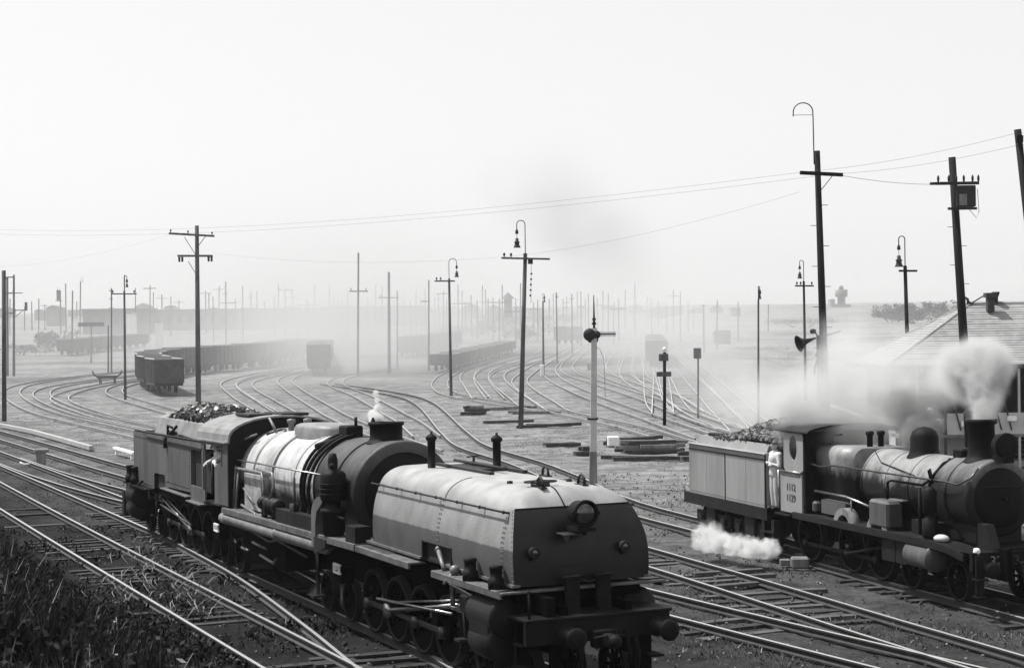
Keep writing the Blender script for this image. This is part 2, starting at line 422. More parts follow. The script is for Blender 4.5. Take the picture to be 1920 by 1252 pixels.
# ------------------------------------------------------------------ tracks
mtR, tR, bR = nmat('polished_rail_head'); bR.inputs['Base Color'].default_value = grey(0.36); bR.inputs['Metallic'].default_value = 0.35; bR.inputs['Roughness'].default_value = 0.42
M['railhead'] = mtR
M['railside'] = mat('rusty_rail_side', 0.03, 0.8, 0.4, 5)
M['farside'] = mat('dusty_rail_side', 0.14, 0.8, 0.3, 5); M['farhead'] = mat('dull_polished_rail', 0.36, 0.45, 0.1, 2)
M['sleeper'] = mat('weathered_sleeper', 0.018, 0.9, 0.6, 2.5, bump=0.5, bscale=30)
M['sleeperpale'] = mat('bleached_sleeper', 0.06, 0.9, 0.5, 2.5, bump=0.5, bscale=30)
def spline(pts, step):
    P = [Vector(p) for p in pts]; out = []
    for i in range(len(P) - 1):
        p0 = P[max(0, i - 1)]; p1 = P[i]; p2 = P[i + 1]; p3 = P[min(len(P) - 1, i + 2)]
        if i == 0: p0 = p1 * 2 - p2
        if i == len(P) - 2: p3 = p2 * 2 - p1
        # centripetal Catmull-Rom
        t0 = 0; t1 = t0 + max(1e-3, (p1 - p0).length) ** .5; t2 = t1 + max(1e-3, (p2 - p1).length) ** .5; t3 = t2 + max(1e-3, (p3 - p2).length) ** .5
        n = max(1, int((p2 - p1).length / step))
        for k in range(n):
            t_ = t1 + (t2 - t1) * k / n
            A1 = p0 * ((t1 - t_) / (t1 - t0)) + p1 * ((t_ - t0) / (t1 - t0)); A2 = p1 * ((t2 - t_) / (t2 - t1)) + p2 * ((t_ - t1) / (t2 - t1)); A3 = p2 * ((t3 - t_) / (t3 - t2)) + p3 * ((t_ - t2) / (t3 - t2))
            B1 = A1 * ((t2 - t_) / (t2 - t0)) + A2 * ((t_ - t0) / (t2 - t0)); B2 = A2 * ((t3 - t_) / (t3 - t1)) + A3 * ((t_ - t1) / (t3 - t1))
            out.append(B1 * ((t2 - t_) / (t2 - t1)) + B2 * ((t_ - t1) / (t2 - t1)))
    out.append(P[-1]); return out
def track(pts, step=2.0, near=True, sleepers=True, smax=60, bury=.0, dz=0.0, pale=False, slp=None):
    """pts: centre line, (x, y) in metres"""
    c = spline(pts, step)
    root = tag(empty('railway_track', (0, 0, 0)), kind='structure')
    N = len(c); nor = []
    for i in range(N):
        d = (c[min(i + 1, N - 1)] - c[max(i - 1, 0)]).normalized(); nor.append(Vector((-d.y, d.x)))
    for sd in (-1, 1):
        b_ = MB()
        if near: prof = [(-.065, .0), (-.065, .02), (-.01, .035), (-.01, .1), (-.035, .112), (-.035, .148), (-.028, .152), (.028, .152), (.035, .148), (.035, .112), (.01, .1), (.01, .035), (.065, .02), (.065, .0)]
        else: prof = [(-.04, 0), (-.037, .12), (.037, .12), (.04, 0)]
        K = len(prof); vs = []
        for i in range(N):
            cc = c[i] + nor[i] * (sd * 0.7525); z0 = max(terr(cc.x, cc.y), 0.0) + dz
            for (u_, h) in prof: q = cc + nor[i] * u_; vs.append((q.x, q.y, z0 + h))
        b_.v = vs
        top = 6 if near else 1
        for i in range(N - 1):
            for k in range(K - 1):
                b_.f.append((i * K + k, i * K + k + 1, (i + 1) * K + k + 1, (i + 1) * K + k)); b_.m.append(1 if k == top or (near and k in (5, 7)) else 0); b_.sm.append(False)
        b_.build('rail', ['railside' if near else 'farside', 'railhead' if near else 'farhead'], root, fix=False)
    if sleepers:
        b_ = MB(); dist = 0; nxt = 0
        for i in range(N - 1):
            seg = (c[i + 1] - c[i]).length
            while nxt < dist + seg:
                f_ = (nxt - dist) / seg; p = c[i].lerp(c[i + 1], f_); nxt += 0.66 + random.uniform(-.05, .05)
                if p.y > smax or p.y < 18: continue
                if noise.noise(Vector((p.x * .22, p.y * .22, 2))) + .45 * noise.noise(Vector((p.x * .9, p.y * .9, 7))) < bury + random.uniform(-.1, .1): continue
                n_ = nor[i]; a = math.atan2(n_.y, n_.x) + random.uniform(-.03, .03)
                Mx = Matrix.Translation((p.x, p.y, max(0, terr(p.x, p.y)) + dz + random.uniform(-.085, -.045))) @ Matrix.Rotation(a, 4, 'Z')
                L = 1.25 + random.uniform(-.06, .06)
                b_.box(-L, L, -.115, .115, -.08, 0.065, M_=Mx, mi=(1 if random.random() < 0.2 else 0))
            dist += seg
        if b_.v: b_.build('sleeper_bed', ['sleeperpale', 'sleeper'] if pale else ['sleeper', 'sleeperpale'], root, fix=False)
    return root
def rail_line(pxs, side=0, ext0=0, ext1=0):
    """one rail followed in the photo; the centre line lies 0.7525 m to its left(+)/right(-)"""
    P = [G(*q) for q in pxs]; P = [Vector((q.x, q.y)) for q in P]
    if ext0: P.insert(0, P[0] + (P[0] - P[1]).normalized() * ext0)
    if ext1: P.append(P[-1] + (P[-1] - P[-2]).normalized() * ext1)
    out = []
    for i, p in enumerate(P):
        d = (P[min(i + 1, len(P) - 1)] - P[max(i - 1, 0)]).normalized(); out.append(p + Vector((-d.y, d.x)) * (0.7525 * side))
    return out
def loc1(x, y): q = gO + gX * x + gY * y; return Vector((q.x, q.y))
# nearest track, in front of the embankment
latA = (Vector((-5.08, 34.67)) - gO).dot(gY); latB = LAT_B
track([loc1(40, (latA + latB) / 2), loc1(0, (latA + latB) / 2), loc1(-40, (latA + latB) / 2), loc1(-130, (latA + latB) / 2 + 1)], bury=.12)
# the articulated engine's track
track([loc1(40, 0.05), loc1(0, 0.05), loc1(-30, 0.05), loc1(-60, -0.2), loc1(-130, -1.5)], slp=1, smax=58, bury=-.12)
# crossover running from behind the engine's track to the near one
track([loc1(26, -3.0), loc1(9, -2.3), loc1(-2, -1.75), loc1(-9, -1.0), loc1(-16, -0.35), loc1(-24, 0.02)], dz=0.004, step=1.0, bury=.1)
# turnout behind the rear unit
track([loc1(-60, -0.1), loc1(-48, 0.25), loc1(-38, 1.0), loc1(-28, 2.3), loc1(-18, 3.7), loc1(-9, 4.6)], dz=0.004, step=1.0)
gO2, gX2, gY2 = frame_xy(O2[0], O2[1], TH2)
def loc2(x, y): q = gO2 + gX2 * x + gY2 * y; return Vector((q.x, q.y))
# double row further right
c5a = (Vector((3.39, 44.67)) + Vector((3.13, 41.31))) / 2; c5b = (Vector((8.76, 29.29)) + Vector((7.42, 29.01))) / 2
d5 = (Vector((8.09, 29.9)) - Vector((3.05, 44.0))).normalized()
P5 = rail_line([(1207, 1032.6), (1450, 1104), (1700, 1179), (1920, 1244)], -1, 32, 8)
track(P5, pale=True, smax=46, bury=-.02)
P6 = rail_line([(1266.5, 1169), (1400, 1204), (1582, 1252)], 1, 0, 8)
P4 = rail_line([(0, 828), (253, 905.7)], 1, 40, 0)
track(P4 + [P4[-1] + (P6[0] - P4[-1]) * .5 + gY * .3] + P6, dz=0.004, pale=True, smax=42, bury=.02)
# second engine's track, with its curve back into the yard
P7 = rail_line([(600, 722), (690, 735), (750, 747), (772, 756), (792, 772), (827, 815), (859, 842), (953, 874), (1012, 899), (1172, 951)], 1)
P7 = P7[:-1] + [loc2(-24, 0), loc2(-12, 0), loc2(0, 0), loc2(12, 0), loc2(24, 0.3)]
track(P7, smax=44, bury=.05)
FAR = [
 [(470, 672), (330, 690), (180, 704), (60, 720), (22, 736), (60, 768), (150, 794), (270, 822), (420, 860), (600, 905)],
 [(470, 677), (330, 697), (200, 712), (100, 728), (78, 742), (130, 770), (260, 802), (420, 838)],
 [(470, 682), (330, 703), (210, 720), (130, 738), (112, 752), (180, 780), (300, 808), (450, 842)],
 [(430, 690), (330, 708), (240, 722), (214, 738), (300, 768), (430, 800), (600, 842)],
 [(560, 690), (470, 706), (430, 719), (450, 744), (493, 770), (560, 803), (680, 850)],
 [(560, 697), (480, 712), (458, 724), (500, 755), (560, 788), (650, 825), (760, 868)],
 [(640, 690), (560, 703), (534, 715), (548, 731), (600, 764), (693, 810), (800, 850)],
 [(740, 692), (660, 705), (628, 720), (680, 745), (760, 790), (800, 822)],
 [(1000, 655), (930, 672), (860, 694), (826, 716), (832, 735), (856, 744), (960, 762), (1049, 774)],
 [(1010, 660), (950, 674), (892, 692), (876, 708), (886, 727), (903, 750)],
 [(1020, 664), (950, 682), (910, 698), (902, 710), (910, 728), (929, 750)],
 [(1040, 664), (980, 684), (938, 700), (932, 712), (945, 728), (969, 746), (1002, 768), (1032, 775)],
 [(1080, 650), (1030, 674), (990, 700), (974, 716), (984, 731), (1024, 758), (1049, 774), (1130, 792), (1190, 806), (1300, 840)],
 [(1100, 640), (1060, 668), (1030, 692), (1040, 712), (1100, 742), (1200, 779), (1290, 812), (1330, 826)],
 [(1120, 632), (1086, 664), (1062, 690), (1074, 704), (1130, 722), (1220, 752), (1300, 783), (1370, 808)],
 [(1140, 625), (1128, 652), (1132, 700), (1180, 722), (1250, 742), (1330, 790), (1400, 815)],
 [(1150, 622), (1160, 660), (1152, 700), (1200, 716), (1240, 735), (1300, 775)],
 [(1160, 620), (1180, 660), (1176, 705), (1196, 724), (1235, 742)],
 [(1172, 620), (1196, 660), (1198, 704), (1220, 722)],
 [(1200, 640), (1217, 687), (1231, 761), (1244, 776)],
 [(1225, 640), (1238, 697), (1243, 780)],
 [(1215, 640), (1247, 719), (1260, 751), (1279, 774), (1330, 795), (1400, 815), (1480, 840)],
 [(1190, 608), (1258, 651), (1330, 713), (1410, 788), (1470, 850)],
 [(1180, 606), (1275, 691), (1381, 799), (1420, 842)],
]
for q in FAR:
    P = [G(*p) for p in q]; track([Vector((p.x, p.y)) for p in P], step=3.0, near=False, sleepers=False, dz=0.03)

# low timber edging running along the yard behind the tracks at left
def edging():
    b_ = MB()
    pts = [G(0, 801), G(60, 813), G(120, 830), G(172, 845)]
    pts2 = [G(172, 845), G(250, 862)]
    for A, B in zip(pts[:-1], pts[1:]):
        d = (B - A); L = d.length; a = math.atan2(d.y, d.x)
        Mx = Matrix.Translation(A) @ Matrix.Rotation(a, 4, 'Z')
        b_.box(0, L - .03, -.12, .12, 0.02, .27, M_=Mx, bev=.02)
    o = b_.build('timber_edging', 'wood_trackedge'); tag(o, 'long pale low timber beam edging the far side of the tracks at the left', 'edging')
edging()
b_ = MB(); p = G(215, 851); q = G(252, 862); d = q - p; Mx = Matrix.Translation(p) @ Matrix.Rotation(math.atan2(d.y, d.x), 4, 'Z')
b_.box(0, d.length, -.1, .1, .25, .38, M_=Mx, bev=.02); b_.box(.4, .55, -.06, .06, 0, .25, M_=Mx); b_.box(d.length - .6, d.length - .45, -.06, .06, 0, .25, M_=Mx)
tag(b_.build('raised_beam', 'white'), 'short bright white beam on two stubs just behind the rear end of the long locomotive', 'beam')
M['panel'] = mat('pale_scaled_panel', 0.3, 0.6, 0.5, 3.5, bump=.3, bscale=20, v2=0.42)
M['frontgloss'] = mat('dark_front_plate', 0.008, 0.4, 0.5, 2.2, spec=0.28, bump=0.12, bscale=60)
M['grime2'] = mat('greasy_grey_plate', 0.07, 0.5, 0.5, 2.5, streak=True, bump=.2, bscale=20)
# ------------------------------------------------------------------ shared locomotive pieces
def spoked_wheel(r, name, parent, x, y, z, n=12, wd=0.13, balance=True, a0=0.0, solid=False):
    b_ = MB(); s_ = 1 if y > 0 else -1
    if solid:
        b_.lathe([(0, -.05), (r * .3, -.06), (r * .35, -.03), (r * .8, -.02), (r * .82, -.055), (r * .9, -.055), (r * .9, .055), (0, .055)], axis='y', n=28)
    else:
        b_.lathe([(r * .8, -.045), (r * .9, -.045), (r * .9, .045), (r * .8, .045), (r * .8, -.045)], axis='y', n=32, sm=False)
        b_.lathe([(0, -.09), (r * .17, -.09), (r * .2, -.07), (r * .2, .07), (0, .07)], axis='y', n=20)
        for k in range(n):
            a = a0 + 2 * PI * k / n; Mx = Matrix.Rotation(a, 4, 'Y')
            b_.box(-.028, .028, -.022, .022, r * .16, r * .82, M_=Mx)
        if balance:
            out = [(r * .82 * math.cos(a), r * .82 * math.sin(a)) for a in [a0 + PI * 1.15 + PI * .7 * i / 10 for i in range(11)]]
            b_.prism(out, -.05, .05)
    wheel = b_.build(name, 'darkblack', parent, loc=(x, y, z))
    t_ = MB(); t_.lathe([(r * .89, -.065), (r, -.065), (r * .995, .05), (r + .025, .05), (r + .025, .075), (r * .89, .075), (r * .89, -.065)], axis='y', n=40)
    ty = t_.build('tyre', 'tyre', wheel)
    if s_ > 0: wheel.scale = (1, -1, 1)
    return wheel
M['tyre'] = mat('worn_tyre', 0.007, 0.55, 0.4, 6, spec=.15)
def buffer_(parent, x, y, z, sgn=1, L=.42):
    b_ = MB(); b_.lathe([(0, 0), (.16, 0), (.16, .04), (.11, .05), (.095, L * .55), (.07, L * .56), (.06, L - .05), (0, L - .05)], axis='x', n=20)
    o = b_.build('buffer', 'front', parent, loc=(x, y, z))
    h = MB(); h.lathe([(0, L - .06), (.155, L - .055), (.17, L - .04), (.17, L - .015), (.1, L + .01), (0, L + .02)], axis='x', n=28)
    h.build('buffer_head', 'black', o)
    if sgn < 0: o.scale = (-1, 1, 1)
    return o
def coupling(parent, x, z, sgn=1):
    b_ = MB(); b_.box(0, .18, -.2, .2, -.14, .14, bev=.02); b_.box(.15, .42, -.07, .07, -.09, .09, bev=.02); b_.ball((.46, 0, 0), .11, 12)
    b_.tube([(.3, -.28, .05), (.34, 0, .08), (.3, .28, .05)], .02, 6)
    for s_ in (-1, 1): b_.tube([(.02, s_ * .42, .05), (.1, s_ * .42, .02), (.16, s_ * .42, -.25), (.13, s_ * .42, -.42)], .03, 8)
    o = b_.build('coupling', 'black', parent, loc=(x, 0, z))
    if sgn < 0: o.scale = (-1, 1, 1)

def side_wheels(root, xs, r, name, z=None, n=12, solid=False):
    for i, x in enumerate(xs):
        for s_ in (-1, 1):
            spoked_wheel(r, name, root, x, s_ * .76, (0.152 + r) if z is None else z, n=n, a0=.3 + i * .03, solid=solid)
    b_ = MB()

# ------------------------------------------------------------------ articulated locomotive, nearest
def zs(x, y, z): return (x, y, z + 0.0157 * (x + 6.8))
def articulated():
    R_ = empty('articulated_locomotive', (O1[0], O1[1], 0), math.radians(TH1 - 90),
               'long articulated steam locomotive with a two-tone front tank, nearest the camera', 'steam locomotive')
    # ---- front tank
    HW = 1.205
    LV = [(HW - .02, 2.02, -.18), (HW, 2.2, -.18), (HW, 2.35, -.185), (HW, 2.5, -.2), (1.19, 2.65, -.22), (1.165, 2.8, -.265), (1.13, 2.93, -.32), (1.09, 3.05, -.385), (1.05, 3.15, -.455), (1.025, 3.2, -.50), (.98, 3.27, -.575), (.92, 3.33, -.65), (.84, 3.385, -.73), (.74, 3.43, -.81), (.64, 3.457, -.89), (.54, 3.468, -.97)]
    prof = [(-y, z) for (y, z, x) in LV] + [(0, 3.472)] + [(y, z) for (y, z, x) in LV[::-1]]
    b_ = MB()
    for sd in (-1, 1):
        XS = [-6.45, -6.2, -5.2, -3.93, -2.66, -1.8]
        vs = []; fs = []
        for (y, z, xf) in LV: vs += [(x, sd * y, z) for x in XS] + [(xf, sd * y, z)]
        W_ = len(XS) + 1
        for k in range(len(LV) - 1):
            for i in range(W_ - 1):
                if k < 2 and i == 3: continue
                fs.append((k * W_ + i, k * W_ + i + 1, (k + 1) * W_ + i + 1, (k + 1) * W_ + i))
        b_.add(vs, fs, 0, True)
    yt, zt_, xt = LV[-1]
    b_.add([(-6.45, -yt, zt_), (xt, -yt, zt_), (xt, 0, 3.478), (-6.45, 0, 3.478), (xt, yt, zt_), (-6.45, yt, zt_)], [(0, 1, 2, 3), (3, 2, 4, 5)], 0, True)
    def front(k0, k1, mb):
        NY = 8; vs = []
        for k in range(k0, k1 + 1):
            y, z, x = LV[k]
            for i in range(NY + 1): u_ = -1 + 2 * i / NY; vs.append((x + .012 * (1 - u_ * u_), u_ * y, z + (.01 * (1 - u_ * u_) if k == len(LV) - 1 else 0)))
        fs = [(k * (NY + 1) + i, k * (NY + 1) + i + 1, (k + 1) * (NY + 1) + i + 1, (k + 1) * (NY + 1) + i) for k in range(k1 - k0) for i in range(NY)]
        mb.add(vs, fs, 0, True)
    front(9, 15, b_)
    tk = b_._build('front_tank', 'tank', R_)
    e = MB(); e.prism([(y, z) for (y, z) in prof], -6.46, -6.44, axis='x'); e.box(-6.4, -.3, -1.15, 1.15, 2.0, 2.04)
    e.build('tank_end_plate', 'grime', R_)
    e = MB(); front(0, 9, e); e.box(-.168, -.160, -.7, .35, 2.30, 2.312)
    e._build('front_plate', 'frontgloss', R_)
    s_ = MB(); s_.tube([(LV[k][2] + .02, -.15, LV[k][1] + .006) for k in range(9, 16)], .012, 6); s_.build('seam', 'black', R_)
    s_ = MB(); s_.tube([(-.49, -1.02, 3.2), (-.478, 0, 3.2), (-.49, 1.02, 3.2)], .01, 6); s_.build('seam', 'black', R_)
    s_ = MB(); s_.tube([(-3.25, -(y) - .003, z + .002) for (y, z, x) in LV[8:]], .008, 5); s_.build('seam', 'grime', R_)
    # rivets down the seams of the near and far sides
    rv = MB()
    for sd in (-1, 1):
        for X in (-3.25, -.62):
            for d_ in (-.035, .035):
                z = 2.08
                while z < 3.12:
                    if X > -3.96 and X < -2.69 and z < 2.4: z += .07; continue
                    yy = [abs(p_[0]) + (abs(p2_[0]) - abs(p_[0])) * (z - p_[1]) / (p2_[1] - p_[1]) for p_, p2_ in zip(prof[:15], prof[1:16]) if p_[1] <= z <= p2_[1]][0]
                    rv.box(X + d_ - .013, X + d_ + .013, sd * yy - .011, sd * yy + .011, z - .013, z + .013); z += .075
    for sd in (-1, 1):
        for k in range(9):
            y, z, x = LV[k]; y2, z2, x2 = LV[k + 1]
            for t_ in (0, .5): rv.box(x + (x2 - x) * t_ - .05, x + (x2 - x) * t_ - .03, sd * (y + (y2 - y) * t_) - .01, sd * (y + (y2 - y) * t_) + .01, z + (z2 - z) * t_ - .009, z + (z2 - z) * t_ + .009)
    tag(rv.build('rivet_seam', 'roofdust', R_), kind='stuff')
    # cutout edging and recess
    c_ = MB()
    c_.box(-3.97, -3.92, -1.22, -1.12, 2.02, 2.35, bev=.008); c_.box(-2.68, -2.63, -1.22, -1.12, 2.02, 2.35, bev=.008); c_.box(-3.97, -2.63, -1.225, -1.12, 2.335, 2.37, bev=.01)
    c_.build('cutout_rim', 'grime', R_)
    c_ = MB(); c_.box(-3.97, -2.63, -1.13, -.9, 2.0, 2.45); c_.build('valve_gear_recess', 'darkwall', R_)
    c_ = MB(); c_.tube([(-3.2, -1.22, 2.28), (-2.95, -1.26, 2.1), (-2.75, -1.3, 2.0)], .04, 8); c_.ball((-3.2, -1.22, 2.28), .06, 8); c_.build('reversing_lever', 'pipe', R_)
    # handrail along the tank
    for sd in (-1, 1):
        h = MB(); yr = sd * 1.16
        h.tube([(-6.6, yr, 3.15), (-.6, yr, 3.15)], .017, 8)
        for k in range(7): X = -6.2 + k * .93; h.tube([(X, yr, 3.15), (X, sd * 1.05, 3.13)], .02, 6); h.ball((X, yr, 3.15), .032, 8)
        h.build('handrail', 'iron', R_)
    # running boards either side (two lengths with a gap at the cutout)
    for sd in (-1, 1):
        for (xa, xb) in ((-6.75, -4.0), (-2.95, -.15)):
            q = MB(); y0, y1 = sorted((sd * 1.12, sd * 1.46)); q.box(xa, xb, y0, y1, 1.93, 1.97, bev=.008)
            y0, y1 = sorted((sd * 1.42, sd * 1.46)); q.box(xa, xb, y0, y1, 1.86, 1.94)
            q.box(xa, xb, *sorted((sd * 1.1, sd * 1.24)), 2.02, 2.06)
            if xa < -5:
                for k in range(9): q.box(-6.6 + k * .16, -6.54 + k * .16, *sorted((sd * 1.14, sd * 1.38)), 1.97, 1.985)
            q.build('running_board', 'board', R_)
    q = MB(); q.box(-.3, -.08, -1.46, 1.46, 1.93, 1.97, bev=.008); q.build('front_step_board', 'board', R_)
    # oil pots standing on the near running board
    for X in (-1.55, -2.24, -.54):
        q = MB(); big = X != -2.24
        if big:
            q.lathe([(.0, 0), (.13, 0), (.13, .16), (.1, .17), (.1, .3), (.11, .31), (.11, .36), (.05, .37), (0, .37)], c=(X, -1.34, 1.97), n=14)
            q.box(X - .12, X + .12, -1.42, -1.24, 1.97, 2.05)
        else:
            q.ball((X, -1.32, 2.05), .09, 10); q.tube([(X, -1.36, 2.0), (X - .06, -1.5, 1.82)], .03, 6)
        q.build('oil_pot', 'black' if big else 'pipe', R_)
    # headlight
    hl = MB(); hl.lathe([(0, -.34), (.14, -.34), (.185, -.24), (.185, 0), (.215, 0), (.215, .06), (.18, .06), (.18, .02), (0, .02)], c=(.12, -.1, 3.14), axis='x', n=36)
    hl.box(-.2, .18, -.26, .06, 2.86, 2.92); hl.box(-.24, .0, -.2, 0, 2.78, 2.87)
    for a in (0, PI): hl.box(.1, .17, -.1 + .215 * math.cos(a) - .03, -.1 + .215 * math.cos(a) + .03, 3.11, 3.17)
    hL = hl.build('headlight', 'black', R_)
    q = MB(); q.lathe([(0, .045), (.1, .04), (.17, .02), (.18, .0)], c=(.14, -.1, 3.14), axis='x', n=32); q.build('lens', 'lens', hL)
    q = MB(); q.box(-.22, .12, -.44, -.14, 2.80, 2.83, bev=.01); q.prism([(-.44, 2.8), (-.3, 2.8), (-.38, 2.68)], -.05, .02, axis='x'); q.build('lamp_shelf', 'midsteel', hL)
    for y in (-.88, .72):
        q = MB(); q.lathe([(0, -.1), (.075, -.1), (.085, .02), (.095, .03), (.09, .06), (.07, .06), (0, .05)], c=(-.12, y, 2.55), axis='x', n=18); q.box(-.22, -.12, y - .03, y + .03, 2.42, 2.5)
        l_ = q.build('marker_light', 'grime', R_); q = MB(); q.ball((-.075, y, 2.55), .055, 10, sc=(.5, 1, 1)); q.build('lens', 'lens', l_)
    # filler, lifting eyes, vents on the tank top
    q = MB()
    for k in range(10):
        a = 2 * PI * k / 10; q.tube([(-1.15 + .14 * math.cos(a), -.25 + .28 * math.sin(a), 3.55), (-1.15 + .14 * math.cos(a + .63), -.25 + .28 * math.sin(a + .63), 3.55)], .018, 6)
    q.lathe([(0, 0), (.16, 0), (.16, .05), (.05, .07), (0, .07)], c=(-1.15, -.25, 3.47), n=20); q.tube([(-1.15, -.5, 3.55), (-1.15, 0, 3.55)], .014, 6); q.build('filler_cap', 'iron', R_)
    for (X, Y) in ((-2.9, .7), (-1.05, .45), (-.95, -.35)):
        q = MB(); q.tube([(X - .12, Y, 3.46), (X - .1, Y, 3.58), (X, Y, 3.64), (X + .1, Y, 3.58), (X + .12, Y, 3.46)], .025, 8); q.box(X - .16, X + .16, Y - .05, Y + .05, 3.46, 3.485); q.build('lifting_eye', 'iron', R_)
    q = MB()
    for (X, Y) in ((-1.9, -.45), (-1.7, .55)): q.lathe([(0, 0), (.05, 0), (.05, .05), (0, .06)], c=(X, Y, 3.46), n=12)
    q.build('plug', 'iron', R_)
    for (X, Y) in ((-5.57, -.35), (-4.5, .5)):
        q = MB(); q.lathe([(0, 0), (.13, 0), (.13, .03), (.075, .05), (.075, .56), (.1, .57), (.11, .62), (.07, .66), (.03, .68), (.02, .73), (0, .73)], c=(X, Y, 3.42), n=18); q.build('vent_pipe', 'black', R_)
    # water scoop / hatch frame
    q = MB(); q.box(-6.0, -3.5, -.1, .0, 3.47, 3.53, bev=.01); q.box(-6.0, -3.5, .55, .65, 3.47, 3.53, bev=.01); q.box(-5.6, -4.2, .0, .55, 3.46, 3.52); q.tube([(-5.1, .3, 3.5), (-5.1, .3, 3.68)], .025, 8); q.tube([(-5.1, .16, 3.68), (-5.1, .44, 3.70)], .014, 6); q.tube([(-6.0, .3, 3.56), (-3.6, .25, 3.56)], .03, 8); q.build('tank_hatch', 'iron', R_)
    # ---- front underframe
    q = MB(); q.box(-10.9, .3, -.62, -.5, .95, 1.75); q.box(-10.9, .3, .5, .62, .95, 1.75); q.box(-10.5, .2, -.5, .5, 1.2, 1.6)
    q.box(-6.6, -.3, -1.1, 1.1, 1.75, 1.93); q.box(-.6, .35, -.9, -.75, 1.2, 1.9)
    q.build('front_frame', 'darkblack', R_)
    q = MB(); q.box(.3, .42, -1.28, 1.24, 1.2, 1.58, bev=.015); q.box(-.25, .46, -1.3, 1.26, 1.56, 1.61, bev=.01); bm_ = q.build('buffer_beam', 'front', R_)
    buffer_(R_, .42, -.62, 1.33); buffer_(R_, .42, 1.0, 1.33); coupling(R_, .42, 1.25)
    q = MB(); q.tube([(.36, -1.2, 1.6), (.36, -1.2, 2.0)], .022, 6); q.ball((.36, -1.2, 2.02), .03, 8)
    for y0 in (-.3, .25):
        q.box(.0, .08, y0 - .12, y0 + .12, 1.6, 2.15); q.box(-.02, .12, y0 - .16, y0 + .16, 2.14, 2.17)
    q.tube([(.02, -.2, 2.1), (.1, 0, 2.06), (.02, .22, 2.1)], .02, 6)
    q.tube([(.4, .62, 1.2), (.5, .62, 1.0), (.48, .6, .7)], .035, 8); q.tube([(.4, -.35, 1.2), (.5, -.35, 1.0), (.46, -.3, .75)], .035, 8)
    q.build('front_step', 'black', R_)
    q = MB()
    for sd in (-1, 1):
        for k in range(3): q.box(-.15, .2, *sorted((sd * 1.0, sd * 1.25)), .45 + k * .35, .48 + k * .35)
        q.box(-.2, -.12, *sorted((sd * 1.0, sd * 1.2)), .4, 1.5); q.box(.2, .28, *sorted((sd * .62, sd * .8)), .25, 1.2)
    q.build('guard_iron', 'darkblack', R_)
    def cyl(x, sd, zc=1.5, nm='cylinder', flip=1):
        q = MB(); y = sd * 1.16
        q.lathe([(0, -.52), (.26, -.52), (.31, -.5), (.31, .42), (.33, .43), (.33, .5), (.26, .53), (.13, .55), (.12, .62), (0, .62)], c=(x, y, zc), axis='x', n=28)
        q.lathe([(0, -.42), (.33, -.42), (.34, .36), (.28, .4), (0, .42)], c=(x, y - sd * .02, zc - .42), axis='x', n=24)
        q.box(x - .42, x + .36, *sorted((sd * .7, sd * 1.45)), zc - .42, zc, bev=.03)
        o = q.build(nm, 'grime', R_)
        if flip < 0: pass
    for sd in (-1, 1): cyl(-.98, sd)
    # wheels
    side_wheels(R_, (-.55, -2.15), .42, 'bogie_wheel', solid=False, n=10)
    side_wheels(R_, (-3.75, -5.0, -6.25, -7.5), .62, 'driving_wheel')
    side_wheels(R_, (-8.9, -10.3), .42, 'bogie_wheel', n=10)
    def motion(x_cyl, wheels, sgn):
        for sd in (-1, 1):
            y = sd * .98
            q = MB(); q.box(min(wheels), max(wheels), *sorted((sd * .88, sd * .94)), .70, .80, bev=.015)
            for x in wheels: q.lathe([(0, -.06), (.11, -.06), (.11, .06), (0, .06)], c=(x, sd * .93, .74), axis='y', n=16)
            q.build('coupling_rod', 'midsteel', R_)
            q = MB(); xa = x_cyl - sgn * 1.45; xb = sorted(wheels, key=lambda v_: abs(v_ - x_cyl))[2]
            dx = xb - xa; A = math.atan2(.78 - 1.45, dx)
            q.tube([(xa, y, 1.42), (xb, y, .78)], .045, 8); q.lathe([(0, -.07), (.14, -.07), (.14, .07), (0, .07)], c=(xb, y, .78), axis='y', n=16)
            q.tube([(xa, y - sd * .02, 1.5), (xb + sgn * .15, y, .95)], .02, 6)
            q.build('connecting_rod', 'bright', R_)
            q = MB(); q.box(*sorted((x_cyl - sgn * .5, x_cyl - sgn * 2.1)), *sorted((sd * .92, sd * 1.05)), 1.58, 1.63); q.box(*sorted((x_cyl - sgn * .5, x_cyl - sgn * 2.1)), *sorted((sd * .92, sd * 1.05)), 1.26, 1.31)
            q.tube([(x_cyl - sgn * .5, y, 1.44), (xa, y, 1.44)], .035, 8); q.build('slide_bar', 'bright', R_)
            q = MB(); q.box(xa - .16, xa + .16, *sorted((sd * .9, sd * 1.1)), 1.3, 1.58, bev=.02); q.tube([(xa, sd * 1.08, 1.3), (xa + sgn * .05, sd * 1.08, .85)], .03, 6); q.box(xa - .05, xa + .16, *sorted((sd * 1.05, sd * 1.25)), .84, .88); q.build('crosshead', 'midsteel', R_)
            q = MB(); xl = x_cyl - sgn * 1.95
            q.tube([(xl + .1 * sgn, sd * 1.08, 2.05), (xl, sd * 1.08, 1.7), (xl + .02, sd * 1.08, 1.35)], .05, 6)
            q.tube([(xl, sd * 1.08, 1.86), (x_cyl - sgn * .45, sd * 1.1, 1.84)], .028, 6); q.tube([(xl, sd * 1.12, 1.72), (x_cyl - sgn * .55, sd * 1.12, 1.62)], .026, 6); q.tube([(xl, sd * 1.08, 1.2), (xb - sgn * .4, sd * 1.06, .95)], .028, 6)
            q.tube([(x_cyl - sgn * .75, sd * 1.14, 1.9), (x_cyl - sgn * .78, sd * 1.14, 1.25)], .03, 6)
            q.build('valve_gear', 'bright', R_)
    motion(-.98, (-3.75, -5.0, -6.25, -7.5), 1)
    # ---- boiler unit (very slightly tail-down on the road)
    BC = 2.78
